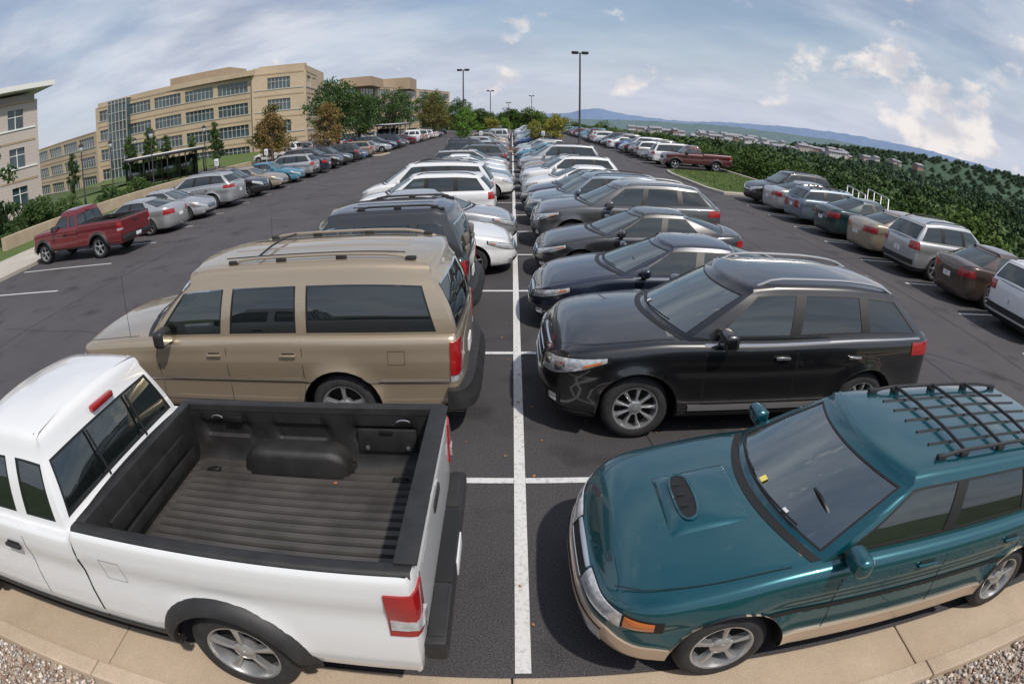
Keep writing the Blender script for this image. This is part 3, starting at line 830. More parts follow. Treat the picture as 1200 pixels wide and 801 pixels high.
while y<128:
    if not(56.5<y<63.5) and not(96<y<101):
        for side in(-1,1):
            if rk.random()<.95:
                k=rk.choice(kinds);cc=rk.choice(cols[:4]+cols) if y<60 else rk.choice(cols);face=rk.choice((-1,1)) if side<0 else -1
                if side>0: fx=.3+rk.uniform(-.2,.3)
                else: fx=-.3-T[k].L if face<0 else -.2+rk.uniform(-.2,.2)
                place(k,KN[k],fx,y+rk.uniform(-.1,.1),face,cc,rz=rk.uniform(-.02,.02))
    y+=2.85
def lrow(k,y,c,name=None,face=-1,dx=0): place(k,name or KN[k],(-12.9-T[k].L if face<0 else -12.9)+dx,y,face,c,rz=rk.uniform(-.02,.02))
o=place('truck','pickup_truck',-13.0-5.0,16.9,-1,'red','chrome');o.scale=(.94,1,1)
lrow('sedan',20.3,'silver');lrow('sedan2',23.0,'silver',face=1);lrow('suv',26.0,'silver');lrow('hatch',29.2,'black',face=1)
lrow('sedan',32.2,'tan',face=1);lrow('sedan2',35.2,'sky',face=1);lrow('hatch',38.0,'silver');lrow('sedan',40.8,'navy');lrow('suv',44.,'black',face=1);lrow('hatch',47.,'char',face=1)
y=50
while y<120:
    if rk.random()<.9 and not 56<y<61:
        k=rk.choice(kinds);lrow(k,y,rk.choice(cols),face=rk.choice((-1,1)),dx=-.1)
    y+=2.8
def rrow(k,y,c,face=1,dx=0):
    L=T[k].L;place(k,KN[k],(10.9+L if face>0 else 10.9)+dx,y,face,c,rz=rk.uniform(-.015,.015))
rrow('hatch',8.9,'white');rrow('sedan2',11.35,'brown');rrow('hatch',13.8,'silver');rrow('sedan',16.25,'tan');rrow('sedan2',18.7,'dteal')
rrow('wagon',21.2,'slate');rrow('sedan',23.6,'silver');rrow('hatch',26.0,'black',-1)
o=place('truck','pickup_truck',11.0,43.2,-1,'maroon','chrome')
rrow('van',46.5,'white')
y=50
while y<135:
    if rk.random()<.93: rrow(rk.choice(kinds),y,rk.choice(cols),rk.choice((-1,1)))
    y+=2.6
y=62
while y<120:
    if rk.random()<.8:
        k=rk.choice(kinds);place(k,KN[k],-24-T[k].L,y,-1,rk.choice(cols))
    y+=2.9
# ------------------------------------------------------------------ ground
def tex_ground(name,c1,c2,scale,rough=.9,fine=200,bump=.3,bd=.01,lo=.6,hi=1.45):
    m,nt,b=new_mat(name);tc=nt.nodes.new('ShaderNodeTexCoord')
    n1=nt.nodes.new('ShaderNodeTexNoise');n1.inputs['Scale'].default_value=scale;n1.inputs['Detail'].default_value=8;n1.inputs['Roughness'].default_value=.65
    n2=nt.nodes.new('ShaderNodeTexNoise');n2.inputs['Scale'].default_value=fine;n2.inputs['Detail'].default_value=2
    nt.links.new(tc.outputs['Object'],n1.inputs['Vector']);nt.links.new(tc.outputs['Object'],n2.inputs['Vector'])
    r=nt.nodes.new('ShaderNodeMapRange');r.inputs[1].default_value=.3;r.inputs[2].default_value=.7;nt.links.new(n1.outputs['Fac'],r.inputs[0])
    mx=nt.nodes.new('ShaderNodeMix');mx.data_type='RGBA';mx.inputs[6].default_value=(*c1,1);mx.inputs[7].default_value=(*c2,1);nt.links.new(r.outputs[0],mx.inputs[0])
    r2=nt.nodes.new('ShaderNodeMapRange');r2.inputs[1].default_value=.3;r2.inputs[2].default_value=.7;r2.inputs[3].default_value=lo;r2.inputs[4].default_value=hi;nt.links.new(n2.outputs['Fac'],r2.inputs[0])
    sc=nt.nodes.new('ShaderNodeVectorMath');sc.operation='SCALE';nt.links.new(mx.outputs[2],sc.inputs[0]);nt.links.new(r2.outputs[0],sc.inputs['Scale'])
    nt.links.new(sc.outputs[0],b.inputs['Base Color']);b.inputs['Roughness'].default_value=rough;b.inputs['Specular IOR Level'].default_value=.3
    bp=nt.nodes.new('ShaderNodeBump');bp.inputs['Strength'].default_value=bump;bp.inputs['Distance'].default_value=bd
    nt.links.new(n2.outputs['Fac'],bp.inputs['Height']);nt.links.new(bp.outputs[0],b.inputs['Normal'])
    return m,nt,b,sc,tc
MA,nt,b,sc_,tc_=tex_ground('asphalt',(.052,.049,.053),(.074,.070,.074),.35,.85,75,.5,.006,.45,1.6)
v=nt.nodes.new('ShaderNodeTexNoise');v.inputs['Scale'].default_value=1.1;v.inputs['Detail'].default_value=5
nt.links.new(tc_.outputs['Object'],v.inputs['Vector'])
rr=nt.nodes.new('ShaderNodeMapRange');rr.inputs[1].default_value=.56;rr.inputs[2].default_value=.70;rr.inputs[3].default_value=1;rr.inputs[4].default_value=.58
nt.links.new(v.outputs['Fac'],rr.inputs[0])
sx=nt.nodes.new('ShaderNodeSeparateXYZ');nt.links.new(tc_.outputs['Object'],sx.inputs[0])
ab=nt.nodes.new('ShaderNodeMath');ab.operation='ABSOLUTE';nt.links.new(sx.outputs[0],ab.inputs[0])
ra=nt.nodes.new('ShaderNodeMapRange');ra.interpolation_type='SMOOTHSTEP';ra.inputs[1].default_value=3;ra.inputs[2].default_value=7.5;ra.inputs[3].default_value=.88;ra.inputs[4].default_value=1.12;nt.links.new(ab.outputs[0],ra.inputs[0])
mu=nt.nodes.new('ShaderNodeMath');mu.operation='MULTIPLY';nt.links.new(rr.outputs[0],mu.inputs[0]);nt.links.new(ra.outputs[0],mu.inputs[1])
s2=nt.nodes.new('ShaderNodeVectorMath');s2.operation='SCALE';nt.links.new(sc_.outputs[0],s2.inputs[0]);nt.links.new(mu.outputs[0],s2.inputs['Scale']);nt.links.new(s2.outputs[0],b.inputs['Base Color'])
MG=tex_ground('grass',(.055,.10,.025),(.11,.14,.04),.6,.95,60,.6,.03)[0]
MTER=tex_ground('meadow',(.045,.075,.025),(.08,.105,.04),.02,.95,3,.3,.1)[0]
MC=tex_ground('concrete',(.36,.28,.20),(.50,.40,.30),.9,.85,150,.3,.004,.75,1.2)[0]
MC2=tex_ground('sidewalk_concrete',(.36,.33,.29),(.46,.43,.38),.8,.85,150,.3,.004,.8,1.2)[0]
MGR=tex_ground('gravel_bed',(.30,.24,.19),(.40,.34,.28),3,.9,120,.8,.02)[0]
MM=tex_ground('mulch',(.09,.05,.03),(.14,.085,.05),2,.95,80,.8,.03)[0]
MTAR=mat('tar_seal',(.026,.025,.026),.6)
m,nt,b=new_mat('line_paint');MW=m
tc=nt.nodes.new('ShaderNodeTexCoord');n=nt.nodes.new('ShaderNodeTexNoise');n.inputs['Scale'].default_value=22;n.inputs['Detail'].default_value=10;n.inputs['Roughness'].default_value=.8
nt.links.new(tc.outputs['Object'],n.inputs['Vector'])
r=nt.nodes.new('ShaderNodeMapRange');r.inputs[1].default_value=.32;r.inputs[2].default_value=.50;nt.links.new(n.outputs['Fac'],r.inputs[0])
mx=nt.nodes.new('ShaderNodeMix');mx.data_type='RGBA';mx.inputs[6].default_value=(.26,.25,.24,1);mx.inputs[7].default_value=(.60,.60,.60,1)
nt.links.new(r.outputs[0],mx.inputs[0]);nt.links.new(mx.outputs[2],b.inputs['Base Color']);b.inputs['Roughness'].default_value=.7
def sheet(name,x0,y0,x1,y1,z,m,nx=1,ny=1):
    return mesh_obj(name,[(x0,y0,z),(x1,y0,z),(x1,y1,z),(x0,y1,z)],[(0,1,2,3)],[m])
def prism(name,poly,z0,z1,mats,parent=None,bev=0):
    n=len(poly);v=[(x,y,z0) for x,y in poly]+[(x,y,z1) for x,y in poly]
    f=[tuple(range(n,2*n))]+[(i,(i+1)%n,n+(i+1)%n,n+i) for i in range(n)]
    o=mesh_obj(name,v,f,mats,parent)
    if bev:
        mo=o.modifiers.new('b','BEVEL');mo.width=bev;mo.segments=2
    return o
sheet('parking_lot',-40,2.36,16.4,170,0,MA)
def tz(x,y):
    r=math.hypot(x,y)
    z=-.12
    e=max(0,x-17.0)
    if e>0:z-=.12+min(e*.75,4.2+e*.24,40)
    if y<1.2 and abs(x)<60: z=min(z,-.12)
    if x<-38: z-=min((-38-x)*.05,2.2)
    if y>172: z-=min((y-172)*.09,26)
    if r>400: z-=min((r-400)*.02,20)
    if z<-42:z=-42
    return z
ang=[math.radians(a) for a in np.arange(-180,180,2.0)]
rad=[0,3,8]+[8+2.5*i for i in range(1,36)]+[100,110,120,135,150,172,190,215,250,300,360,430,520,650,900,1300,2000,3500,6000,9000]
vs=[];fs=[]
for r in rad:
    for a in ang: vs.append((r*math.sin(a),r*math.cos(a),tz(r*math.sin(a),r*math.cos(a))))
na=len(ang)
for i in range(len(rad)-1):
    for j in range(na): fs.append((i*na+j,i*na+(j+1)%na,(i+1)*na+(j+1)%na,(i+1)*na+j))
mesh_obj('ground',vs,fs,[MTER],smooth=True)
lv=[];lf=[]
def line(x0,y0,x1,y1,z=.008):
    k=len(lv);lv.extend([(x0,y0,z),(x1,y0,z),(x1,y1,z),(x0,y1,z)]);lf.append((k,k+1,k+2,k+3))
line(.02,2.4,.13,56)
line(.02,64,.13,130)
yy=[4.73,7.93,11.04]+[14.1+2.95*i for i in range(14)]
for q in yy:
    if q<55: line(-5.3,q-.045,.018,q+.045);line(.132,q-.045,5.4,q+.045)
for i in range(24):
    q=64+2.85*i;line(-5.3,q-.045,.018,q+.045);line(.132,q-.045,5.4,q+.045)
for i in range(8):
    q=7.7+2.43*i;line(10.45,q-.045,15.6,q+.045)
for i in range(32): q=48.5+2.6*i;line(10.45,q-.045,15.6,q+.045)
for i in range(36): q=12.2+2.86*i;line(-17.5,q-.045,-12.7,q+.045)
mesh_obj('parking_bay_markings',lv,lf,[MW])
sv=[];sf=[];rs_=random.Random(9)
def crack(x0,y0,x1,y1,w=.022,wob=.10):
    n=max(8,int(math.hypot(x1-x0,y1-y0)/.35));ph=[rs_.uniform(0,6) for _ in range(4)]
    d=Vector((x1-x0,y1-y0));d.normalize();nn=Vector((-d.y,d.x));pv=None
    for i in range(n+1):
        t=i/n;o=wob*(math.sin(t*n*.25+ph[0])*.5+math.sin(t*n*.7+ph[1])*.25+rs_.uniform(-.12,.12))
        p=Vector((x0+(x1-x0)*t,y0+(y1-y0)*t))+nn*o;ww=w*(.6+.6*rs_.random())/2
        a=p+nn*ww;b_=p-nn*ww;k=len(sv);sv.extend([(a.x,a.y,.004),(b_.x,b_.y,.004)])
        if pv is not None: sf.append((pv,pv+1,k+1,k))
        pv=k
for x in(-10.9,-7.4,7.2,9.6): crack(x,2.6,x+.1,90,.024,.06)
for (a,b_,c_,d_) in((-12,9.2,-5.6,8.4),(-12.5,19,-6,20.5),(5.6,14,10.6,15),(6,22,10.8,21),(-8,30,-12,33),(-4,3.0,-3.2,4.6),(1.4,4.9,1.1,7.5),(6,9,9,6.2),(-7.4,12,-9.5,16)): crack(a,b_,c_,d_,.018,.22)
mesh_obj('asphalt_crack_seal',sv,sf,[MTAR])
def slab(name,x0,x1,y0,y1,z0,z1,m,step=3.0,bev=.012):
    e=empty(name);x=x0;i=0
    while x<x1-.01:
        xe=min(x+step,x1)
        prism('slab_%d'%i,[(x+.005,y0),(xe-.005,y0),(xe-.005,y1),(x+.005,y1)],z0,z1,[m],e,bev);x=xe;i+=1
    return e
slab('concrete_gutter',-24,16.4,1.86,2.36,-.1,.012,MC)
slab('kerb',-24,16.4,1.70,1.86,-.1,.13,MC)
sheet('gravel_bed',-24,.2,16.4,1.70,.06,MGR)
def ico():
    t=(1+5**.5)/2;v=np.array([(-1,t,0),(1,t,0),(-1,-t,0),(1,-t,0),(0,-1,t),(0,1,t),(0,-1,-t),(0,1,-t),(t,0,-1),(t,0,1),(-t,0,-1),(-t,0,1)],float)/1.9
    f=np.array([(0,11,5),(0,5,1),(0,1,7),(0,7,10),(0,10,11),(1,5,9),(5,11,4),(11,10,2),(10,7,6),(7,1,8),(3,9,4),(3,4,2),(3,2,6),(3,6,8),(3,8,9),(4,9,5),(2,4,11),(6,2,10),(8,6,7),(9,8,1)]);return v,f
def fastmesh(name,V,Fc,mats,mi=None,smooth=False):
    k=Fc.shape[1];me=bpy.data.meshes.new(name);me.vertices.add(len(V));me.vertices.foreach_set('co',V.astype(np.float32).ravel())
    me.loops.add(Fc.size);me.loops.foreach_set('vertex_index',Fc.astype(np.int32).ravel())
    me.polygons.add(len(Fc));me.polygons.foreach_set('loop_start',np.arange(0,Fc.size,k,dtype=np.int32))
    try: me.polygons.foreach_set('loop_total',np.full(len(Fc),k,dtype=np.int32))
    except Exception: pass
    for m in mats: me.materials.append(m)
    if mi is not None: me.polygons.foreach_set('material_index',mi.astype(np.int32))
    if smooth: me.polygons.foreach_set('use_smooth',np.ones(len(Fc),bool))
    me.update(calc_edges=True);me.validate();return me
iv,if_=ico()
n=9000
C=np.empty((n,3));C[:,0]=np.where(np.random.rand(n)<.5,np.random.uniform(-6.5,-2.2,n),np.random.uniform(2.2,6.5,n));C[:,1]=np.random.uniform(.75,1.69,n);C[:,2]=.065+np.random.rand(n)*.012
S=np.random.uniform(.010,.024,(n,1))*np.random.uniform(.6,1.3,(n,3));S[:,2]*=.7
V=(iv[None]*S[:,None,:]*np.random.uniform(.8,1.2,(n,12,1))+C[:,None,:]).reshape(-1,3);Fc=(if_[None]+12*np.arange(n)[:,None,None]).reshape(-1,3)
ST=[mat('pebble_tan',(.42,.33,.25),.8),mat('pebble_grey',(.30,.28,.27),.8),mat('pebble_brown',(.22,.13,.09),.8),mat('pebble_pale',(.6,.54,.47),.8)]
me=fastmesh('gravel',V,Fc,ST,np.repeat(np.random.randint(0,4,n),20),True);link(bpy.data.objects.new('gravel',me))
n=170;C=np.stack([np.random.uniform(-5,5,n),np.random.uniform(2.4,11,n),np.full(n,.012)],1)
q=np.random.uniform(.008,.022,(n,1,1))*np.array([(-1,-.6,0),(1,-.5,.3),(.9,.6,0),(-.8,.7,.35)])[None]
a=np.random.uniform(0,6.28,n);ca,sa=np.cos(a)[:,None],np.sin(a)[:,None]
q=np.stack([q[:,:,0]*ca-q[:,:,1]*sa,q[:,:,0]*sa+q[:,:,1]*ca,q[:,:,2]],2)
me=fastmesh('fallen_leaves',(q+C[:,None]).reshape(-1,3),np.arange(4*n).reshape(n,4),[mat('dry_leaf',(.35,.16,.05),.8)]);link(bpy.data.objects.new('fallen_leaves',me))
def yslab(name,x0,x1,y0,y1,z0,z1,m,step=4):
    e=empty(name);y=y0;i=0
    while y<y1-.01:
        ye=min(y+step,y1);prism('slab_%d'%i,[(x0,y+.006),(x1,y+.006),(x1,ye-.006),(x0,ye-.006)],z0,z1,[m],e,.012);y=ye;i+=1
yslab('kerb',-18.05,-17.85,2.4,54,-.1,.14,MC2)
yslab('sidewalk',-21.6,-18.06,2.4,54,-.1,.13,MC2,2)
sheet('lawn',-40,12,-21.61,54,.09,MG)
sheet('lawn',-60,62,-29.5,99.5,.02,MG)
yslab('retaining_wall',-24.8,-24.4,20,52,-.1,.75,MC,6)
yslab('kerb',16.2,16.4,2.4,135,-.1,.14,MC2)
isl=[(10.6,28.2),(15.9,28.0),(16.1,40.6),(11.3,40.6),(10.5,39.5),(10.2,37),(10.2,30)]
prism('kerb',isl,-.1,.14,[MC2],bev=.03)
ix=[(x+(13.2-x)*.06,y+(34.4-y)*.05) for x,y in isl];prism('grass_island',ix,.0,.17,[MG])
isl=[(-4.8,57.3),(4.8,57.3),(5.3,60),(4.8,63),(-4.8,63),(-5.3,60)]
prism('kerb',isl,-.1,.14,[MC2],bev=.03);prism('planting_island',[(x*.94,60+(y-60)*.9) for x,y in isl],0,.17,[MM])
isl=[(-18,56.5),(-12.6,57),(-12.4,60),(-18,60.5)]
prism('kerb',isl,-.1,.14,[MC2],bev=.03);prism('planting_island',[(-15.2+(x+15.2)*.92,58.5+(y-58.5)*.9) for x,y in isl],0,.17,[MM])
n=5000;C=np.stack([np.random.uniform(10.6,15.7,n),np.random.uniform(28.6,40.2,n),np.full(n,.17)],1)
th=np.random.uniform(0,6.28,n);hh=np.random.uniform(.04,.11,n);dx=np.stack([np.cos(th),np.sin(th),np.zeros(n)],1)*.02
tri=np.stack([C-dx,C+dx,C+np.stack([np.random.normal(0,.02,n),np.random.normal(0,.02,n),hh],1)],1)
me=fastmesh('grass_tufts',tri.reshape(-1,3),np.arange(3*n).reshape(n,3),[MG]);link(bpy.data.objects.new('grass_tufts',me))
# ------------------------------------------------------------------ trees
def leafmat(name,c1,c2,tl=.3,rnd=.5):
    m,nt,b=new_mat(name);tc=nt.nodes.new('ShaderNodeTexCoord');n=nt.nodes.new('ShaderNodeTexNoise');n.inputs['Scale'].default_value=1.3;n.inputs['Detail'].default_value=6
    nt.links.new(tc.outputs['Object'],n.inputs['Vector'])
    oi=nt.nodes.new('ShaderNodeObjectInfo')
    ad=nt.nodes.new('ShaderNodeMath');ad.operation='MULTIPLY_ADD';ad.inputs[1].default_value=rnd;nt.links.new(oi.outputs['Random'],ad.inputs[0]);nt.links.new(n.outputs['Fac'],ad.inputs[2])
    r=nt.nodes.new('ShaderNodeMapRange');r.inputs[1].default_value=.4;r.inputs[2].default_value=.6+rnd;nt.links.new(ad.outputs[0],r.inputs[0])
    mx=nt.nodes.new('ShaderNodeMix');mx.data_type='RGBA';mx.inputs[6].default_value=(*c1,1);mx.inputs[7].default_value=(*c2,1);nt.links.new(r.outputs[0],mx.inputs[0])
    nt.links.new(mx.outputs[2],b.inputs['Base Color']);b.inputs['Roughness'].default_value=.55
    if tl>0:
        t=nt.nodes.new('ShaderNodeBsdfTranslucent');nt.links.new(mx.outputs[2],t.inputs[0]);ms=nt.nodes.new('ShaderNodeMixShader');ms.inputs[0].default_value=tl
        nt.links.new(b.outputs[0],ms.inputs[1]);nt.links.new(t.outputs[0],ms.inputs[2]);nt.links.new(ms.outputs[0],nt.nodes['Material Output'].inputs[0])
    return m
BARK=mat('bark',(.10,.075,.055),.9,noise=.4,nscale=8)
LM={'green':leafmat('leaves_green',(.035,.08,.018),(.08,.14,.03)),'olive':leafmat('leaves_olive',(.10,.10,.02),(.18,.16,.04)),
    'bright':leafmat('leaves_bright',(.09,.20,.025),(.17,.28,.035)),'yellow':leafmat('leaves_yellowgreen',(.18,.20,.03),(.30,.27,.04)),
    'wood':leafmat('leaves_woodland',(.018,.045,.010),(.10,.155,.030),0,.8),'autumn':leafmat('leaves_autumn',(.17,.10,.03),(.24,.17,.05)),
    'far':leafmat('leaves_far_hazy',(.030,.065,.025),(.085,.13,.045),0,.8),'hill':leafmat('leaves_hill_hazy',(.05,.09,.055),(.08,.12,.065),0,.8)}  # far and hill leaves: bluish distance haze mixed into the green
for k_ in('wood','far','hill'):
    LM[k_].node_tree.nodes['Principled BSDF'].inputs['Specular IOR Level'].default_value=.15
def tree_mesh(name,h,cr,base,lm,seed,leaf=.14,clumps=70,per=70,conic=0,crad=.30):
    rs=np.random.RandomState(seed);bm=bmesh.new()
    tr=h*.022+.03
    bend=rs.uniform(-.25,.25,2)
    path=[(bend[0]*t*t,bend[1]*t*t,h*.8*t) for t in np.linspace(0,1,8)]
    bm_tube(bm,path,tr,0,8,tr*.25)
    cc=[]
    mid=(base+h)/2;hh=(h-base)/2
    for i in range(clumps):
        while True:
            p=rs.uniform(-1,1,3);d=np.linalg.norm(p)
            if .35<d<1:break
        zz=mid+p[2]*hh
        sc=1-conic*(p[2]+1)/2*.9
        lump=1+.22*math.sin(3*math.atan2(p[1],p[0])+seed)+.15*math.sin(5*p[2]+seed*2)
        q=np.array([p[0]*cr*sc*lump,p[1]*cr*sc*lump,zz]);cc.append(q)
        if i<16:
            t=max(.2,min(.9,(zz-base*.3)/h*.75))
            s0=Vector((bend[0]*t*t,bend[1]*t*t,h*.8*t));e=Vector(q);m1=s0.lerp(e,.5)+Vector((0,0,.08*h*rs.rand()))
            bm_tube(bm,[s0,m1,e],tr*.38,0,5,tr*.08)
    me0=bpy.data.meshes.new('t');bm.to_mesh(me0);bm.free()
    tv=np.array([v.co[:] for v in me0.vertices]);tf=[tuple(p.vertices) for p in me0.polygons]
    cc=np.array(cc);N=clumps*per;rad=cr*crad
    ci=np.repeat(cc,per,0);off=rs.normal(0,1,(N,3));off/=np.linalg.norm(off,axis=1)[:,None];off*=(rs.rand(N,1)**.5)*rad*rs.uniform(.6,1.25,(clumps,1)).repeat(per,0);off[:,2]*=.75
    P=ci+off
    a=rs.normal(0,1,(N,3));a/=np.linalg.norm(a,axis=1)[:,None];b_=np.cross(a,rs.normal(0,1,(N,3)));b_/=np.linalg.norm(b_,axis=1)[:,None]
    s=rs.uniform(.6,1.3,(N,1))*leaf
    Q=np.stack([P-a*s*.9,P+b_*s*.45,P+a*s*.9,P-b_*s*.45],1).reshape(-1,3)
    nv=len(tv);V=np.vstack([tv,Q]);F=tf+[tuple(x) for x in (nv+np.arange(4*N).reshape(N,4))]
    me=bpy.data.meshes.new(name);me.from_pydata(V.tolist(),[],F);me.materials.append(BARK);me.materials.append(LM[lm])
    me.polygons.foreach_set('material_index',[0]*len(tf)+[1]*N);me.update()
    return me
def tree(name,me,x,y,z=0,s=1,rz=None,parent=None,sz=None):
    o=bpy.data.objects.new(name,me);o.location=(x,y,z);o.rotation_euler=(0,0,random.uniform(0,6.28) if rz is None else rz);o.scale=(s,s,sz or s);link(o,parent);return o
TM={}
TM['shade']=[tree_mesh('shade_tree',8,3.3,1.8,'green',s,.17,90,80) for s in(1,2)]
TM['olive']=tree_mesh('olive_tree',5.6,2.3,.9,'olive',5,.13,70,75,.5)
TM['autumn']=tree_mesh('autumn_tree',5.6,2.0,.9,'autumn',6,.13,60,60,.5)
TM['bright']=tree_mesh('young_maple',4.2,1.5,1.1,'bright',8,.11,50,70,.35)
TM['yellow']=tree_mesh('young_tree',4.0,1.5,1.0,'yellow',9,.11,50,60,.3)
TM['slim']=tree_mesh('slim_tree',5,1.0,.9,'green',11,.11,45,60,.6)
TM['wood']=[tree_mesh('woodland_tree',8,2.7,.8,'wood',20+s,.20,46,105,.35*(s%2)+.15,.40) for s in range(5)]
tree('tree',TM['autumn'],-22.8,53.4,0,.95);tree('tree',TM['olive'],-23.4,55.0,0,1.05)
tree('shade_tree',TM['shade'][0],-21.4,71.5,0,1.15);tree('tree',TM['autumn'],-19.8,62,0,1.08)
tree('shade_tree',TM['shade'][1],-18.6,93,0,1.05);tree('shade_tree',TM['olive'],-14.0,108,0,1.4)
tree('shade_tree',TM['shade'][0],-23.5,90,0,1.0);tree('shade_tree',TM['shade'][1],-16.5,122,0,1.15);tree('shade_tree',TM['shade'][0],-12,135,0,1.0);tree('shade_tree',TM['shade'][1],-26,104,0,1.0)
tree('young_maple',TM['bright'],-4.5,60,.15,1.05);tree('young_tree',TM['yellow'],4.2,60,.15,.98);tree('young_tree',TM['yellow'],2.6,62,.15,.7)
tree('young_tree',TM['yellow'],-3.3,98,.1,.9);tree('young_tree',TM['yellow'],3.5,98,.1,.8);tree('young_tree',TM['bright'],-1,99,.1,.8)
tree('tree',TM['slim'],-26.6,20.6,.1,1.7)
for x,y,s in((-34,45,1),(-38,54,1.1),(-33,50,.9),(-40,43,.9),(-31,52,.8),(-27,50,.8),(-42,60,1.2),(-46,66,1.2),(-36,66,1.1)): tree('slim_tree',TM['slim'],x,y,0,s)
BU=tree_mesh('bush',1.7,1.3,.15,'green',33,.10,45,70)
for x,y,s in((-28,26,1.1),(-29.5,24.6,1.3),(-26.6,27.5,.9),(-31,29,1),(-27,33,.8),(-27.6,37,.8),(-26.2,22,.8)): tree('bush',BU,x,y,.05,s)
wl=empty('woodland')
rw=random.Random(11)
def wood(x,y,top,wide=1.0):
    g=tz(x,y);h=max(3.0,top-g);me=rw.choice(TM['wood']);sh=min(1.5,max(.75,h/7.5))*rw.uniform(.85,1.2)*wide
    tree('woodland_tree_part',me,x,y,top-h,sh,rw.uniform(0,6.28),wl,h/(8+.9))
elp=pchip([(0,.3),(10,.9),(20,1.9),(30,3.0),(42,4.0),(60,4.4),(90,4.4)])
x=19.8
while x<58:
    st=3.7+(x-18)*.09
    y=2.0
    while y<215:
        xx=x+rw.uniform(-1.4,1.4);y2=y+rw.uniform(-1.7,1.7)
        if xx>18.6:
            d=math.hypot(xx,y2);az=math.degrees(math.atan2(xx,y2))
            top=3.35-d*math.tan(math.radians(elp(az)))+rw.uniform(-1.8,1.3)
            wood(xx,y2,top)
        y+=st*(1+y/110)
    x+=st
for i in range(230):
    a=math.radians(rw.uniform(-20,24));d=rw.uniform(180,300);x,y=d*math.sin(a),d*math.cos(a)
    if a<math.radians(3): top=rw.uniform(3.5,8.0)
    elif a<math.radians(9): top=rw.uniform(1,5.0)
    else: top=rw.uniform(-5,-1)-d*.006
    if x<16 and y<182:continue
    wood(x,y,top,1.3)
VM=tree_mesh('valley_tree',11,5.0,.3,'far',44,.70,34,62,.3,.38);HM=tree_mesh('hill_tree',11,6.0,.3,'hill',45,1.0,36,30,.3,.36)
for i in range(1000):
    a=math.radians(rw.uniform(6,66));d=100*(10**rw.random());x,y=d*math.sin(a),d*math.cos(a)
    if x<58 :continue
    s=rw.uniform(.7,1.35)*(.8+d/700)
    el=elp(math.degrees(a))*(1.2 if d<160 else 1.0)*min(1,(130/d))**.62
    top=3.35-d*math.tan(math.radians(max(1.05,el)))
    tree('valley_tree_part',VM if d<420 else HM,x,y,top-13.0*s+rw.uniform(-3,1.5)*s,s,rw.uniform(0,6.28),wl)
# ------------------------------------------------------------------ hills
def ridge(name,d,a0,a1,prof,base,col,seed,rough=1.0,n=220,depth=.25):
    rs=random.Random(seed);ph=[(rs.uniform(0,6),rs.uniform(.7,1.4)) for _ in range(6)]
    P=pchip(prof);vs=[];rows=6
    for i in range(n+1):
        a=a0+(a1-a0)*i/n;el=P(a)+rough*sum(.10/(k+1)*math.sin(a*(.25*2**k)*q+p) for k,(p,q) in enumerate(ph))
        top=3.35+d*(1+depth)*math.tan(math.radians(el))
        for j in range(rows+1):
            t=j/rows;dd=d*(1+depth*t);z=base+(top-base)*math.sin(t*pi/2)+ (d*.0015*rs.uniform(-1,1) if 0<j<rows else 0)
            vs.append((dd*math.sin(math.radians(a)),dd*math.cos(math.radians(a)),z))
    fs=[(i*(rows+1)+j,(i+1)*(rows+1)+j,(i+1)*(rows+1)+j+1,i*(rows+1)+j+1) for i in range(n) for j in range(rows)]
    m=tex_ground(name+'_cover',col,tuple(c*1.25 for c in col),.01,.95,.06,.2,2,.8,1.2)[0]
    return mesh_obj(name,vs,fs,[m],smooth=True)
ridge('mountain_range',7000,-25,75,[(-25,.2),(0,.3),(5,.55),(8,1.1),(11,.65),(15,.4),(22,.75),(30,.95),(38,1.0),(45,.8),(60,.4),(75,.3)],-60,(.13,.185,.29),4,.5)  # blue-grey is aerial haze painted into the base colour
ridge('hills',3200,-30,80,[(-30,0),(5,.05),(12,.15),(20,.2),(28,.25),(36,.35),(42,.4),(50,.35),(80,.2)],-50,(.085,.13,.14),9,.6)  # blue tint here is distance haze put into the colour
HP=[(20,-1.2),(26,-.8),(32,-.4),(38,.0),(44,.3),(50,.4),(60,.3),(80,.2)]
ridge('wooded_hill',1100,20,80,HP,-40,(.045,.08,.05),14,.9)
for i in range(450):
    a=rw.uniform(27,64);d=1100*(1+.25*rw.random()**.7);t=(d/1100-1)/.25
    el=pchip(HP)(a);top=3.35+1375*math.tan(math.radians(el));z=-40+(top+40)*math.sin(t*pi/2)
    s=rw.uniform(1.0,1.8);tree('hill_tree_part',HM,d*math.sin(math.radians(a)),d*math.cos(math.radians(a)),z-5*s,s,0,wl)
rt=random.Random(5);bm=bmesh.new()
for i in range(95):
    a=math.radians(rt.gauss(23,6.5));d=rt.uniform(850,1080);w=rt.choice((7,9,12,18,30))
    el=rt.uniform(-1.15,-.45);z=3.35+d*math.tan(math.radians(el));mi=rt.choice((0,1,1,2,2));hb=rt.uniform(5,9)
    x_,y_=d*math.sin(a),d*math.cos(a)
    bm_box(bm,(x_,y_,z-hb/2),(w,13,hb),mi,smooth=False)
    bm_box(bm,(x_,y_,z-hb-12),(w+5,18,24),4,smooth=False)
    v_=[bm.verts.new(p) for p in((x_-w/2-.5,y_-8,z),(x_+w/2+.5,y_-8,z),(x_+w/2+.5,y_+8,z),(x_-w/2-.5,y_+8,z),(x_-w/2,y_,z+2.6),(x_+w/2,y_,z+2.6))]
    for q in((0,1,5,4),(2,3,4,5),(0,4,3),(1,2,5)): bm.faces.new([v_[k] for k in q]).material_index=3
    for q in range(int(w/4)): bm_box(bm,(x_-w/2+2+q*4,y_-6.6,z-2.4),(1.4,1,1.4),3,smooth=False)
    for q in(-.6,.1,.65):
        pass
me=bpy.data.meshes.new('distant_town');bm.to_mesh(me);bm.free()
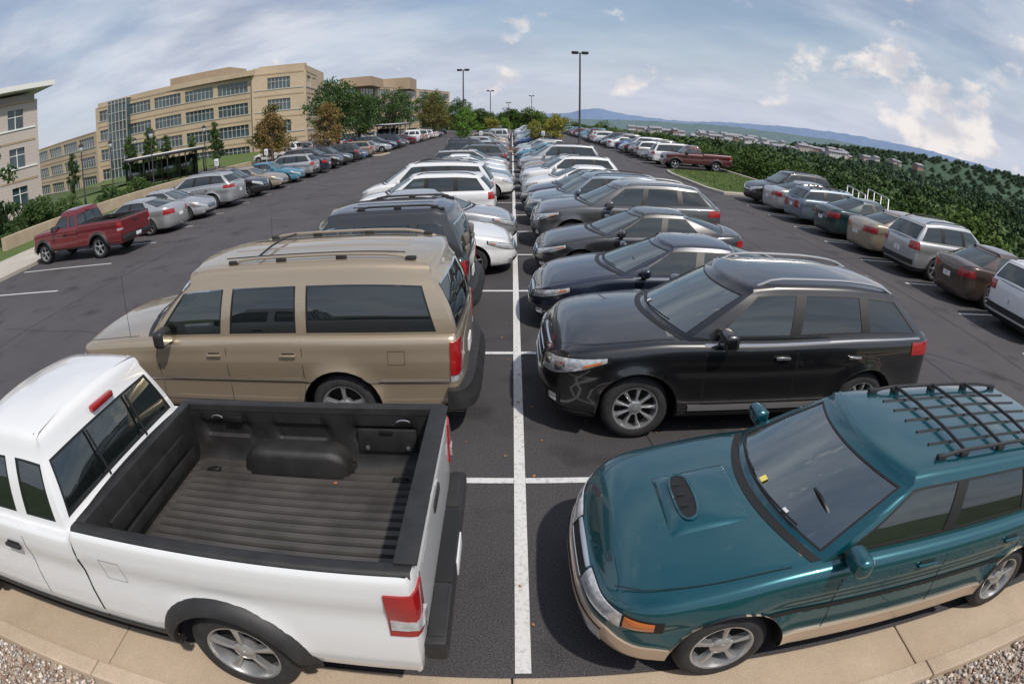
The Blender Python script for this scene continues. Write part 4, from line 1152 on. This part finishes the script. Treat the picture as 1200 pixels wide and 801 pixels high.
for c in((.30,.19,.16),(.5,.49,.48),(.38,.33,.30),(.24,.24,.27),(.05,.08,.05)): me.materials.append(mat('town_wall_hazy',c,.8))  # muted town colours with atmospheric haze painted in
link(bpy.data.objects.new('distant_town',me))
for i in range(190):
    a=math.radians(rw.gauss(24,8));d=rw.uniform(760,845);el=rw.uniform(-1.6,-1.0)
    s=rw.uniform(.7,1.3);tree('town_tree_part',HM,d*math.sin(a),d*math.cos(a),3.35+d*math.tan(math.radians(el))-12*s,s,0,wl)
# ------------------------------------------------------------------ buildings
def blockmat(name,col,col2):
    m,nt,b=new_mat(name);tc=nt.nodes.new('ShaderNodeTexCoord');sp=nt.nodes.new('ShaderNodeSeparateXYZ');nt.links.new(tc.outputs['Object'],sp.inputs[0])
    ad=nt.nodes.new('ShaderNodeMath');ad.operation='ADD';nt.links.new(sp.outputs[0],ad.inputs[0]);nt.links.new(sp.outputs[1],ad.inputs[1])
    cb=nt.nodes.new('ShaderNodeCombineXYZ');nt.links.new(ad.outputs[0],cb.inputs[0]);nt.links.new(sp.outputs[2],cb.inputs[1])
    br=nt.nodes.new('ShaderNodeTexBrick');br.inputs['Scale'].default_value=1;br.inputs['Brick Width'].default_value=.8;br.inputs['Row Height'].default_value=.4;br.inputs['Mortar Size'].default_value=.015
    br.inputs['Color1'].default_value=(*col,1);br.inputs['Color2'].default_value=(*col2,1);br.inputs['Mortar'].default_value=(*[c*.75 for c in col],1)
    nt.links.new(cb.outputs[0],br.inputs['Vector'])
    n=nt.nodes.new('ShaderNodeTexNoise');n.inputs['Scale'].default_value=.15;n.inputs['Detail'].default_value=6;nt.links.new(tc.outputs['Object'],n.inputs['Vector'])
    r=nt.nodes.new('ShaderNodeMapRange');r.inputs[1].default_value=.3;r.inputs[2].default_value=.7;r.inputs[3].default_value=.9;r.inputs[4].default_value=1.08;nt.links.new(n.outputs['Fac'],r.inputs[0])
    s=nt.nodes.new('ShaderNodeVectorMath');s.operation='SCALE';nt.links.new(br.outputs['Color'],s.inputs[0]);nt.links.new(r.outputs[0],s.inputs['Scale']);nt.links.new(s.outputs[0],b.inputs['Base Color']);b.inputs['Roughness'].default_value=.85
    return m
WALL=blockmat('beige_block',(.49,.39,.28),(.45,.36,.25))
WALL2=blockmat('tan_block',(.37,.28,.19),(.34,.26,.175))
WPINK=blockmat('pale_stucco',(.45,.40,.37),(.44,.39,.36))
WGL=mat('building_glass',(.045,.075,.085),.08,.0,1,noise=.5,nscale=.35)
FRM=mat('window_frame',(.40,.40,.37),.5);ROOF=mat('roof_membrane',(.5,.5,.48),.8);RWH=mat('white_roof_edge',(.7,.7,.68),.6)
def facade(bm,P0,P1,zb,floors,fh,bays,glassfrac=.5,sill=.28,pier=.18,mull=4,solid_ends=.0):
    P0=Vector(P0);P1=Vector(P1);d=(P1-P0);Lh=d.length;u=d.normalized();nrm=Vector((u.y,-u.x));ang=math.atan2(u.y,u.x)
    def bx(s0,s1,z0,z1,o0,o1,mi):
        c=P0+u*((s0+s1)/2)+nrm*((o0+o1)/2)
        bm_box(bm,(c.x,c.y,(z0+z1)/2),(abs(s1-s0),abs(o1-o0),abs(z1-z0)),mi,rot=(ang,'Z'))
    s0,s1=solid_ends,Lh-solid_ends
    if solid_ends>0: bx(0,s0,zb,zb+floors*fh,-.3,0,0);bx(s1,Lh,zb,zb+floors*fh,-.3,0,0)
    bw=(s1-s0)/bays
    for f in range(floors):
        z=zb+f*fh;za=z+sill*fh;zc=za+glassfrac*fh
        bx(s0,s1,z,za,-.3,0,0);bx(s0,s1,zc,z+fh,-.3,0,0)
        bx(s0,s1,za-.18,za,.002,.10,3)
        bx(s0,s1,z+fh-.30,z+fh-.05,.002,.05,1)
        for k in range(bays):
            a=s0+k*bw;p=bw*pier/2
            bx(a,a+p,za,zc,-.3,-.001,0);bx(a+bw-p,a+bw,za,zc,-.3,-.001,0)
            bx(a+p,a+bw-p,za,zc,-.32,-.26,2)
            for q in range(1,mull):
                x=a+p+(bw-2*p)*q/mull;bx(x-.05,x+.05,za,zc,-.26,-.16,3)
            bx(a+p,a+bw-p,za+(zc-za)*.62,za+(zc-za)*.62+.08,-.26,-.17,3)
def building(name,parts):
    e=empty(name)
    for i,(fn,mats) in enumerate(parts):
        bm=bmesh.new();fn(bm);me=bpy.data.meshes.new('block_%d'%i);bm.to_mesh(me);bm.free()
        for m in mats: me.materials.append(m)
        me.polygons.foreach_set('use_smooth',[False]*len(me.polygons));link(bpy.data.objects.new('block_%d'%i,me),e)
def solid(bm,poly,z0,z1,mi,mroof):
    n=len(poly);v0=[bm.verts.new((x,y,z0)) for x,y in poly];v1=[bm.verts.new((x,y,z1)) for x,y in poly]
    for i in range(n):
        f=bm.faces.new((v0[i],v0[(i+1)%n],v1[(i+1)%n],v1[i]));f.material_index=mi
    f=bm.faces.new(v1);f.material_index=mroof
WM=[WALL,WALL2,WGL,FRM,ROOF]
def wing_a(bm):
    zb=-2.0
    solid(bm,[(-84,99.4),(-46.8,101.5),(-44,120),(-84,118)],zb,14.2,0,4)
    facade(bm,(-84,99),(-46.5,101),zb,4,4.1,5,.52,.26,.14,7,solid_ends=.6)
    bm_box(bm,(-65,101.2,14.8),(38,2.6,1.0),0,rot=None)
    bm_box(bm,(-60,108,16),(14,8,2.4),1)
    solid(bm,[(-79.5,98.0),(-74.5,98.3),(-74.5,100),(-79.5,100)],zb,14.9,2,4)
    for k in range(6): bm_box(bm,(-79.5+k,98.0,6.5),(.12,.2,17),3)
    for k in range(9): bm_box(bm,(-77,98.05,-1+k*1.9),(5,.16,.12),3)
def tower(bm):
    zb=-2.0
    solid(bm,[(-46.4,100.8),(-37.6,104.9),(-41,127),(-46.4,122)],zb,15.6,0,4)
    facade(bm,(-46.5,100.4),(-37.2,104.4),zb,4,4.1,1,.52,.26,.55,6,solid_ends=.4)
    facade(bm,(-37.2,104.4),(-39.6,118),zb,4,4.1,2,.52,.26,.3,5,solid_ends=.4)
    bm_box(bm,(-42,105,15.4),(9,.6,1.2),1,rot=(math.atan2(4,9.3),'Z'))
def wing_c(bm):
    zb=-2.0
    solid(bm,[(-43,127),(-22.6,214),(-45,222),(-62,130)],zb,12.9,0,4)
    facade(bm,(-42.6,127),(-22.2,214),zb,4,3.85,9,.5,.28,.2,5,solid_ends=.6)
    bm_box(bm,(-38,150,14),(8,14,2.4),1);bm_box(bm,(-33,176,14.5),(8,12,3.4),1)
def wing_d(bm):
    zb=-3
    solid(bm,[(-118,112),(-84.5,99.8),(-84.5,118),(-118,128)],zb,9.6,0,4)
    facade(bm,(-118,111.4),(-84.3,99.3),zb,3,4.2,4,.52,.26,.16,6,solid_ends=.5)
building('campus_building',[(wing_a,WM),(tower,WM),(wing_c,WM),(wing_d,WM)])
def bl(bm):
    ox,oy=-7,-2.0
    def t(p): return (p[0]+ox,p[1]+oy)
    solid(bm,[t(p) for p in((-75,36),(-48.3,47.2),(-46.2,52.5),(-75,60))],-1,13,0,4)
    facade(bm,t((-66,39.2)),t((-48.0,46.8)),-1,3,4.4,4,.5,.3,.45,2,solid_ends=.5)
    facade(bm,t((-48.0,46.8)),t((-45.6,52.4)),-1,3,4.4,1,.5,.3,.6,2,solid_ends=.4)
    ring=[t(p) for p in((-76,33.5),(-47.0,45.2),(-43.4,53.5),(-74,62))]
    v0=[bm.verts.new((x,y,13.3)) for x,y in ring];v1=[bm.verts.new((x,y,13.9)) for x,y in ring]
    for i in range(4): bm.faces.new((v0[i],v0[(i+1)%4],v1[(i+1)%4],v1[i])).material_index=3
    bm.faces.new(v0).material_index=3;bm.faces.new(v1).material_index=3
building('stucco_building',[(bl,[WPINK,WALL2,WGL,RWH,ROOF])])
# ------------------------------------------------------------------ street furniture
POLE=mat('dark_pole',(.02,.02,.022),.5,.3);
def lamp(x,y,h=9.5,heads=2):
    bm=bmesh.new();bm_tube(bm,[(0,0,.6),(0,0,h)],.10,0,10,.07);bm_lathe(bm,[(.01,.75),(.28,.75),(.30,.7),(.30,0)],[1,1,1],16,lambda a,b_,c:(a,c,b_))
    for s in((1,-1) if heads==2 else(1,)):
        bm_box(bm,(s*.45,0,h+.02),(.60,.40,.24),0,.05);bm_box(bm,(s*.1,0,h-.02),(.3,.08,.08),0)
        bm_box(bm,(s*.46,0,h-.115),(.40,.28,.03),2)
    me=bpy.data.meshes.new('street_lamp');bm.to_mesh(me);bm.free();me.materials.append(POLE);me.materials.append(MC2);me.materials.append(M['plate'])
    o=bpy.data.objects.new('street_lamp',me);o.location=(x,y,0);link(o)
lamp(6.0,53.2,9.5);lamp(-5.9,73,9.5);lamp(5.2,160,9.5);lamp(-4.3,120,9.0);lamp(-1,175,8,2)
def olamp(x,y,h=5):
    bm=bmesh.new();bm_tube(bm,[(0,0,0),(0,0,h)],.06,0,8,.045);bm_lathe(bm,[(.12,0),(.11,.5),(.06,.8)],[0,0],12,lambda a,b_,c:(a,c,b_))
    bm_lathe(bm,[(.05,h),(.16,h+.1),(.2,h+.45),(.02,h+.5)],[1,1,1],12,lambda a,b_,c:(a,c,b_));bm_lathe(bm,[(.26,h+.45),(.12,h+.62),(.01,h+.7)],[0,0],12,lambda a,b_,c:(a,c,b_))
    me=bpy.data.meshes.new('post_lamp');bm.to_mesh(me);bm.free();me.materials.append(POLE);me.materials.append(M['lens'])
    o=bpy.data.objects.new('post_lamp',me);o.location=(x,y,0);link(o)
for x,y in((-31,34.5),(-34,42),(-37,50),(-29,51),(-26.5,38)): olamp(x,y,4.2)
def shelter(x,y,w,d,h,rz):
    bm=bmesh.new()
    bm_box(bm,(0,0,h),(w,d,.22),0,.04);bm_box(bm,(0,0,h+.16),(w*.96,d*.9,.1),1)
    for i in range(5):
        for s in(-1,1): bm_box(bm,(-w/2+.3+(w-.6)*i/4,s*(d/2-.2),h/2),(.1,.1,h),0)
    for i in range(4): bm_box(bm,(-w/2+.3+(w-.6)*(i+.5)/4,d/2-.2,1.3),((w-.6)/4-.15,.02,2.0),2)
    bm_box(bm,(0,d/2-.5,.45),(w*.7,.35,.05),0)
    me=bpy.data.meshes.new('bus_shelter');bm.to_mesh(me);bm.free();me.materials.append(POLE);me.materials.append(M['plate']);me.materials.append(M['gside'])
    o=bpy.data.objects.new('bus_shelter',me);o.location=(x,y,0);o.rotation_euler=(0,0,rz);link(o)
shelter(-31,46.5,8,2.2,2.7,.9);shelter(-17.5,88,9,2.4,2.8,1.4)
bm=bmesh.new()
for i in range(4): bm_tube(bm,[(i*1.5,0,-1.2),(i*1.5,0,1.45)],.035,0,8);bm_tube(bm,[(i*1.5,1.2,-1.2),(i*1.5,1.2,1.45)],.035,0,8)
for z in(.5,1.45):
    for yq in(0,1.2): bm_tube(bm,[(0,yq,z),(4.5,yq,z)],.03,0,8)
me=bpy.data.meshes.new('pipe_rail_frame');bm.to_mesh(me);bm.free();me.materials.append(M['satin']);o=bpy.data.objects.new('pipe_rail_frame',me);o.location=(16.9,22.5,-.2);o.rotation_euler=(0,0,1.2);link(o)
def sign(x,y,h=2.1,c='plate'):
    bm=bmesh.new();bm_tube(bm,[(0,0,0),(0,0,h)],.03,0,6);bm_box(bm,(0,-.03,h-.25),(.32,.02,.46),1,.004);bm_box(bm,(0,-.042,h-.2),(.2,.006,.06),2);bm_box(bm,(0,-.042,h-.33),(.22,.006,.03),2)
    me=bpy.data.meshes.new('parking_sign');bm.to_mesh(me);bm.free();me.materials.append(M['satin']);me.materials.append(M[c]);me.materials.append(PAINT['blue'])
    o=bpy.data.objects.new('parking_sign',me);o.location=(x,y,0);link(o)
for x,y in((-18.5,34),(-18.4,42),(-3,57.8),(3,57.8)): sign(x,y)
# ------------------------------------------------------------------ world and sun
w=bpy.data.worlds.new("World");SC.world=w;w.use_nodes=True;nt=w.node_tree;bg=nt.nodes['Background']
SE,SAZ=math.radians(54),math.radians(140)
sky=nt.nodes.new('ShaderNodeTexSky');sky.sky_type='NISHITA';sky.sun_disc=False;sky.sun_elevation=SE;sky.sun_rotation=SAZ;sky.air_density=1.1;sky.dust_density=1.2;sky.ozone_density=2.0
tc=nt.nodes.new('ShaderNodeTexCoord');sep=nt.nodes.new('ShaderNodeSeparateXYZ');nt.links.new(tc.outputs['Generated'],sep.inputs[0])
def math_(op,a,b=None,c=None):
    n=nt.nodes.new('ShaderNodeMath');n.operation=op
    for i,v in enumerate((a,b,c)):
        if v is None:continue
        if isinstance(v,(int,float)):n.inputs[i].default_value=v
        else:nt.links.new(v,n.inputs[i])
    return n.outputs[0]
def mr_(v,a,b_,c=0,d=1,sm=True):
    r=nt.nodes.new('ShaderNodeMapRange');r.interpolation_type='SMOOTHSTEP' if sm else 'LINEAR'
    for i,q in enumerate((a,b_,c,d)): r.inputs[i+1].default_value=q
    nt.links.new(v,r.inputs[0]);return r.outputs[0]
zc=math_('MAXIMUM',sep.outputs[2],0.0);zz=math_('ADD',zc,.22)
px=math_('DIVIDE',sep.outputs[0],zz);py=math_('DIVIDE',sep.outputs[1],zz)
cb=nt.nodes.new('ShaderNodeCombineXYZ');nt.links.new(px,cb.inputs[0]);nt.links.new(py,cb.inputs[1])
mp=nt.nodes.new('ShaderNodeMapping');mp.inputs['Scale'].default_value=(.55,.85,1);mp.inputs['Rotation'].default_value=(0,0,.5);mp.inputs['Location'].default_value=(3.1,1.7,0);nt.links.new(cb.outputs[0],mp.inputs[0])
n1=nt.nodes.new('ShaderNodeTexNoise');n1.inputs['Scale'].default_value=1.0;n1.inputs['Detail'].default_value=10;n1.inputs['Roughness'].default_value=.54;n1.inputs['Distortion'].default_value=.25;nt.links.new(mp.outputs[0],n1.inputs['Vector'])
thin=mr_(n1.outputs['Fac'],.32,.66,.20,.95)
def around(az,el,c0,c1):
    az,el=math.radians(az),math.radians(el)
    dn=nt.nodes.new('ShaderNodeVectorMath');dn.operation='DOT_PRODUCT';dn.inputs[1].default_value=(math.sin(az)*math.cos(el),math.cos(az)*math.cos(el),math.sin(el));nt.links.new(tc.outputs['Generated'],dn.inputs[0])
    return mr_(dn.outputs['Value'],c0,c1)
n2=nt.nodes.new('ShaderNodeTexNoise');n2.inputs['Scale'].default_value=9;n2.inputs['Detail'].default_value=10;n2.inputs['Roughness'].default_value=.56
mp2=nt.nodes.new('ShaderNodeMapping');mp2.inputs['Scale'].default_value=(1,1,1.5);mp2.inputs['Location'].default_value=(.3,.4,.1);nt.links.new(tc.outputs['Generated'],mp2.inputs[0]);nt.links.new(mp2.outputs[0],n2.inputs['Vector'])
bump_=math_('ADD',math_('MULTIPLY',around(37,8.0,.9945,.9998),.18),math_('MULTIPLY',around(43,4.0,.9940,.9998),.18))
bump_=math_('ADD',bump_,math_('MULTIPLY',around(29,6,.995,.9998),.10))
cum=mr_(math_('ADD',n2.outputs['Fac'],bump_),.60,.73,0,.85)
n3=nt.nodes.new('ShaderNodeTexNoise');n3.inputs['Scale'].default_value=2.2;n3.inputs['Detail'].default_value=9;n3.inputs['Roughness'].default_value=.58;nt.links.new(mp.outputs[0],n3.inputs['Vector'])
shade=mr_(n3.outputs['Fac'],.32,.66)
cc=nt.nodes.new('ShaderNodeMix');cc.data_type='RGBA';cc.inputs[6].default_value=(3.5,4.0,5.2,1);cc.inputs[7].default_value=(7.0,7.2,7.8,1);nt.links.new(shade,cc.inputs[0])
m1=nt.nodes.new('ShaderNodeMix');m1.data_type='RGBA';nt.links.new(sky.outputs[0],m1.inputs[6]);nt.links.new(cc.outputs[2],m1.inputs[7]);nt.links.new(thin,m1.inputs[0])
hz=mr_(sep.outputs[2],.22,0,0,.74)
m3=nt.nodes.new('ShaderNodeMix');m3.data_type='RGBA';nt.links.new(m1.outputs[2],m3.inputs[6]);m3.inputs[7].default_value=(5.3,5.7,6.9,1);nt.links.new(hz,m3.inputs[0])
n4=nt.nodes.new('ShaderNodeTexNoise');n4.inputs['Scale'].default_value=16;n4.inputs['Detail'].default_value=6;nt.links.new(mp2.outputs[0],n4.inputs['Vector'])
cs=nt.nodes.new('ShaderNodeMix');cs.data_type='RGBA';cs.inputs[6].default_value=(5.8,5.7,6.2,1);cs.inputs[7].default_value=(8.8,8.2,7.8,1);nt.links.new(mr_(n4.outputs['Fac'],.35,.6),cs.inputs[0])
m2=nt.nodes.new('ShaderNodeMix');m2.data_type='RGBA';nt.links.new(m3.outputs[2],m2.inputs[6]);nt.links.new(cs.outputs[2],m2.inputs[7]);nt.links.new(cum,m2.inputs[0])
nt.links.new(m2.outputs[2],bg.inputs[0]);bg.inputs[1].default_value=.108
l=bpy.data.lights.new('sun','SUN');lo=link(bpy.data.objects.new('sun',l));l.energy=3.7;l.angle=math.radians(1.8);l.color=(1,.93,.84)
sd=Vector((math.sin(SAZ)*math.cos(SE),math.cos(SAZ)*math.cos(SE),math.sin(SE)))
lo.rotation_euler=sd.to_track_quat('Z','Y').to_euler();lo.location=(0,0,60)
# ------------------------------------------------------------------ camera
P=math.radians(21.8)
c=bpy.data.cameras.new('camera');co=link(bpy.data.objects.new('camera',c));SC.camera=co
co.location=(0,0,3.35);co.rotation_euler=(pi/2-P,0,0)
c.type='PANO';c.sensor_width=10.5/693*1200;c.sensor_height=c.sensor_width*683/1024;c.clip_start=.05;c.clip_end=20000
SC.view_settings.view_transform='Standard';SC.view_settings.look='None';SC.view_settings.exposure=0
